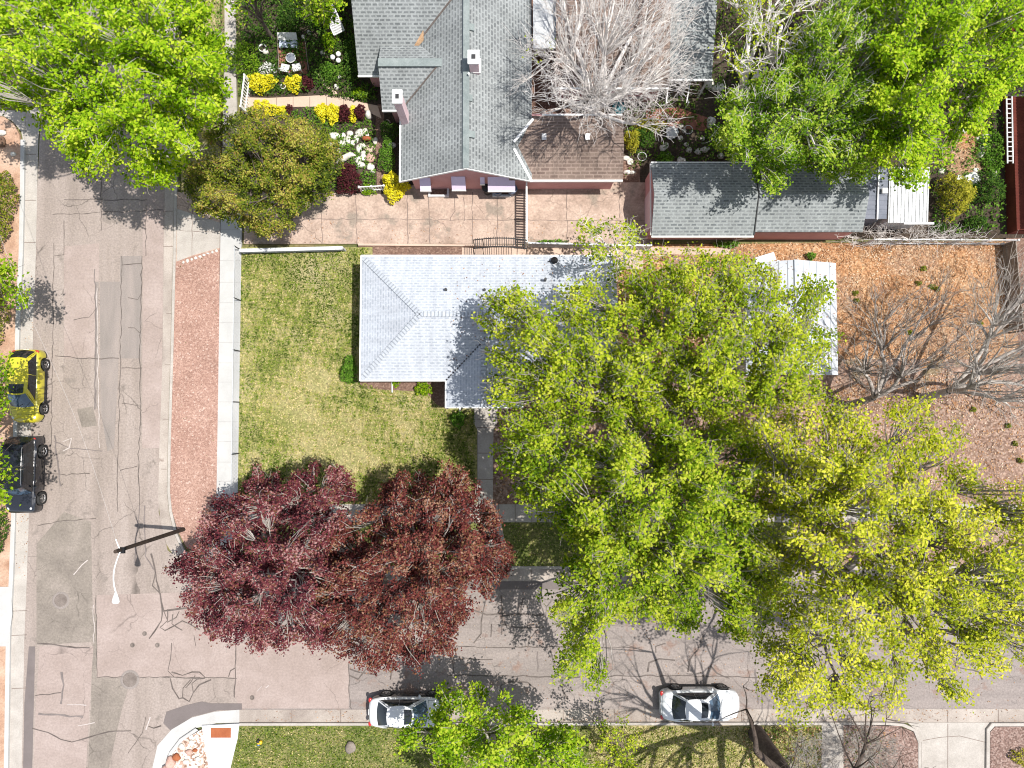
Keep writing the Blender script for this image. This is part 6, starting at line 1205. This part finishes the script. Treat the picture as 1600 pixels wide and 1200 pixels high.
tree('garden_tree', 'light green tree tips over the top edge of the flower garden', 'tree', [(430, -90), (548, -90), (545, 10), (525, 30), (512, 45), (490, 32), (468, 20), (440, 15)], (520, 40), 7, 4, M['lf_bright'], M['bark_mid'], 9, 30, .18, .36, 2.0, seed=22, gap=-.8, rt=.12)
tree('garden_tree', 'sparse light green branches above the path at the top left', 'tree', [(350, -90), (440, -90), (430, 15), (395, 25), (400, 55), (385, 30), (350, 25)], (425, 60), 7.5, 4, M['lf_bright'], M['bark_mid'], 6, 26, .18, .36, 2.0, seed=23, gap=-.3, rt=.12)
tree('street_tree', 'bright green street tree beside the white topped sedan', 'tree', [(612, 1158), (630, 1140), (655, 1120), (690, 1100), (685, 1075), (700, 1058), (735, 1066), (755, 1078), (790, 1085), (815, 1105), (845, 1118), (870, 1125), (905, 1140), (925, 1160), (930, 1270), (650, 1270), (660, 1190), (635, 1185)],
     (770, 1152), 8.0, 3.8, M['lf_bright'], M['bark_pale'], 9.5, 38, .17, .30, 2.4, seed=24, twt=.6, gap=-1.0, gs=60, lump=.8, rt=.16, tb=.6)
tree('young_tree', 'low yellow green tree beside the dry grass at the bottom edge', 'tree', [(925, 1135), (960, 1120), (1000, 1108), (1015, 1130), (1000, 1170), (1010, 1230), (925, 1230)], (960, 1165), 5, 2.5, M['lf_elm'], M['bark_mid'], 9, 28, .15, .3, 1.8, seed=25, gap=-.4, gs=40, rt=.09)
tree('boulevard_tree', 'bright leafed tree above the yellow hatchback at the left edge', 'tree', [(-230, 395), (15, 408), (30, 425), (45, 455), (42, 480), (18, 492), (5, 470), (-230, 520)], (-8, 450), 8.5, 6.5, M['lf_bright'], M['bark_mid'], 8, 30, .18, .38, 1.6, seed=26, gap=-.9, gs=60, rt=.16)
tree('boulevard_tree', 'bright leafed tree above the black off roader at the left edge', 'tree', [(-230, 545), (0, 560), (22, 566), (15, 590), (28, 605), (18, 640), (-5, 665), (-15, 690), (8, 700), (32, 715), (28, 745), (5, 762), (15, 790), (0, 812), (-230, 820)], (-12, 690), 8.5, 6.5, M['lf_bright'], M['bark_mid'], 7, 30, .18, .38, 1.6, seed=27, gap=-.8, gs=60, rt=.16)
S('olive brown shrub row on the left verge above the yellow hatchback', 2, 330, 30, 64, 1.4, M['lf_olive'], 4200, .13); S('dark olive shrub on the left verge beside the yellow hatchback', -4, 500, 22, 50, 1.0, M['lf_olive'], 1800, .13); S('green shrub on the left verge below the black off roader', -2, 830, 18, 42, .8, M['lf_dark'], 1500, .13)
# leafless trees
bare('bare_tree', 'leafless white barked tree over the pink house and rear wing', 'tree', [(790, 120), (835, 100), (810, 70), (840, 40), (850, -20), (870, -80), (1070, -90), (1085, 20), (1070, 70), (1088, 100), (1070, 130), (1085, 150), (1050, 170), (1062, 185), (1030, 215), (1000, 190), (985, 215), (960, 200), (930, 215), (890, 195), (850, 180), (820, 165), (830, 140), (800, 135)],
     (921, 206), 11.0, 4.5, M['bark_white'], dens=8, cr=.62, thick=3, twigs=8, twr=.0105, rt=.22, seed=31, spread=.6, along=.7, lv=(11, 120), fork=2.6, flat=.6, gap=-1.2, gs=80, lump=.6)
tree('climbing_vine', 'faint green leaves among the leafless white tree twigs over the grey roof', 'vine', [(775, 95), (820, 40), (880, 40), (900, 90), (850, 150), (790, 160), (770, 130)], (921, 205), 8, 5, M['lf_elm'], M['bark_white'], 1.0, 12, .13, .5, 2, seed=35, gap=-.2, gs=40, twigs=3, rt=.05)
bare('bare_tree', 'dark leafless tree in the orange mulch yard', 'tree', [(1312, 500), (1340, 465), (1370, 450), (1400, 462), (1440, 455), (1470, 440), (1505, 460), (1510, 520), (1500, 570), (1470, 600), (1420, 612), (1380, 620), (1335, 600), (1305, 565)],
     (1322, 634), 7.5, 4.2, M['bark_grey'], dens=3.6, cr=.5, thick=2.5, twigs=5, twr=.013, rt=.2, seed=32, spread=.7, along=1.2, lv=(6, 40), fork=3.2, flat=.5, lump=.4)
bare('bare_tree', 'grey leafless tree at the right edge of the yard', 'tree', [(1478, 560), (1490, 500), (1520, 455), (1560, 410), (1620, 390), (1700, 400), (1710, 640), (1620, 660), (1560, 640), (1500, 625)],
     (1440, 622), 9.5, 4.0, M['bark_pale'], dens=3.8, cr=.6, thick=3, twigs=6, twr=.014, rt=.22, seed=33, spread=.7, along=1.3, lv=(7, 50), fork=2.5, flat=.5, lump=.5)
bare('bare_tree', 'large leafless street tree with thick dark trunk at the bottom edge', 'tree', [(1010, 1080), (1060, 1000), (1130, 970), (1240, 980), (1320, 1060), (1350, 1160), (1320, 1280), (1200, 1340), (1080, 1280), (1010, 1180)],
     (1182, 1146), 13.5, 8.5, M['bark_dark'], dens=1.0, cr=.6, thick=3, twigs=4, twr=.014, rt=.42, seed=34, lv=(7, 40), fork=5.0, true=True, flat=.5)
bare('bare_shrub', 'leafless pale twiggy shrub on the red mulch corner', 'shrub', [(1318, 1145), (1350, 1132), (1385, 1140), (1405, 1160), (1400, 1240), (1318, 1240)], (1360, 1175), 2.2, 1.0, M['bark_pale'], dens=24, cr=.28, thick=.8, twigs=6, twr=.011, rt=.03, seed=36, fork=.3, lv=(8, 40))
bare('bare_shrub', 'leafless twigs beside the narrow concrete walk at the bottom', 'shrub', [(1235, 1150), (1285, 1140), (1310, 1160), (1300, 1240), (1235, 1240)], (1270, 1185), 2.0, .9, M['bark_pale'], dens=16, cr=.28, thick=.8, twigs=6, twr=.010, rt=.03, seed=37, fork=.3, lv=(6, 30))
bare('dry_vines', 'tangled dry vines along the wire fence below the sheds', 'vine', [(1300, 368), (1350, 350), (1470, 352), (1560, 365), (1540, 380), (1400, 385), (1320, 384)], (1420, 376), 1.3, .5, M['bark_white'], dens=12, cr=.3, thick=.6, twigs=4, twr=.010, rt=.03, seed=38, fork=.3, lv=(10, 40))
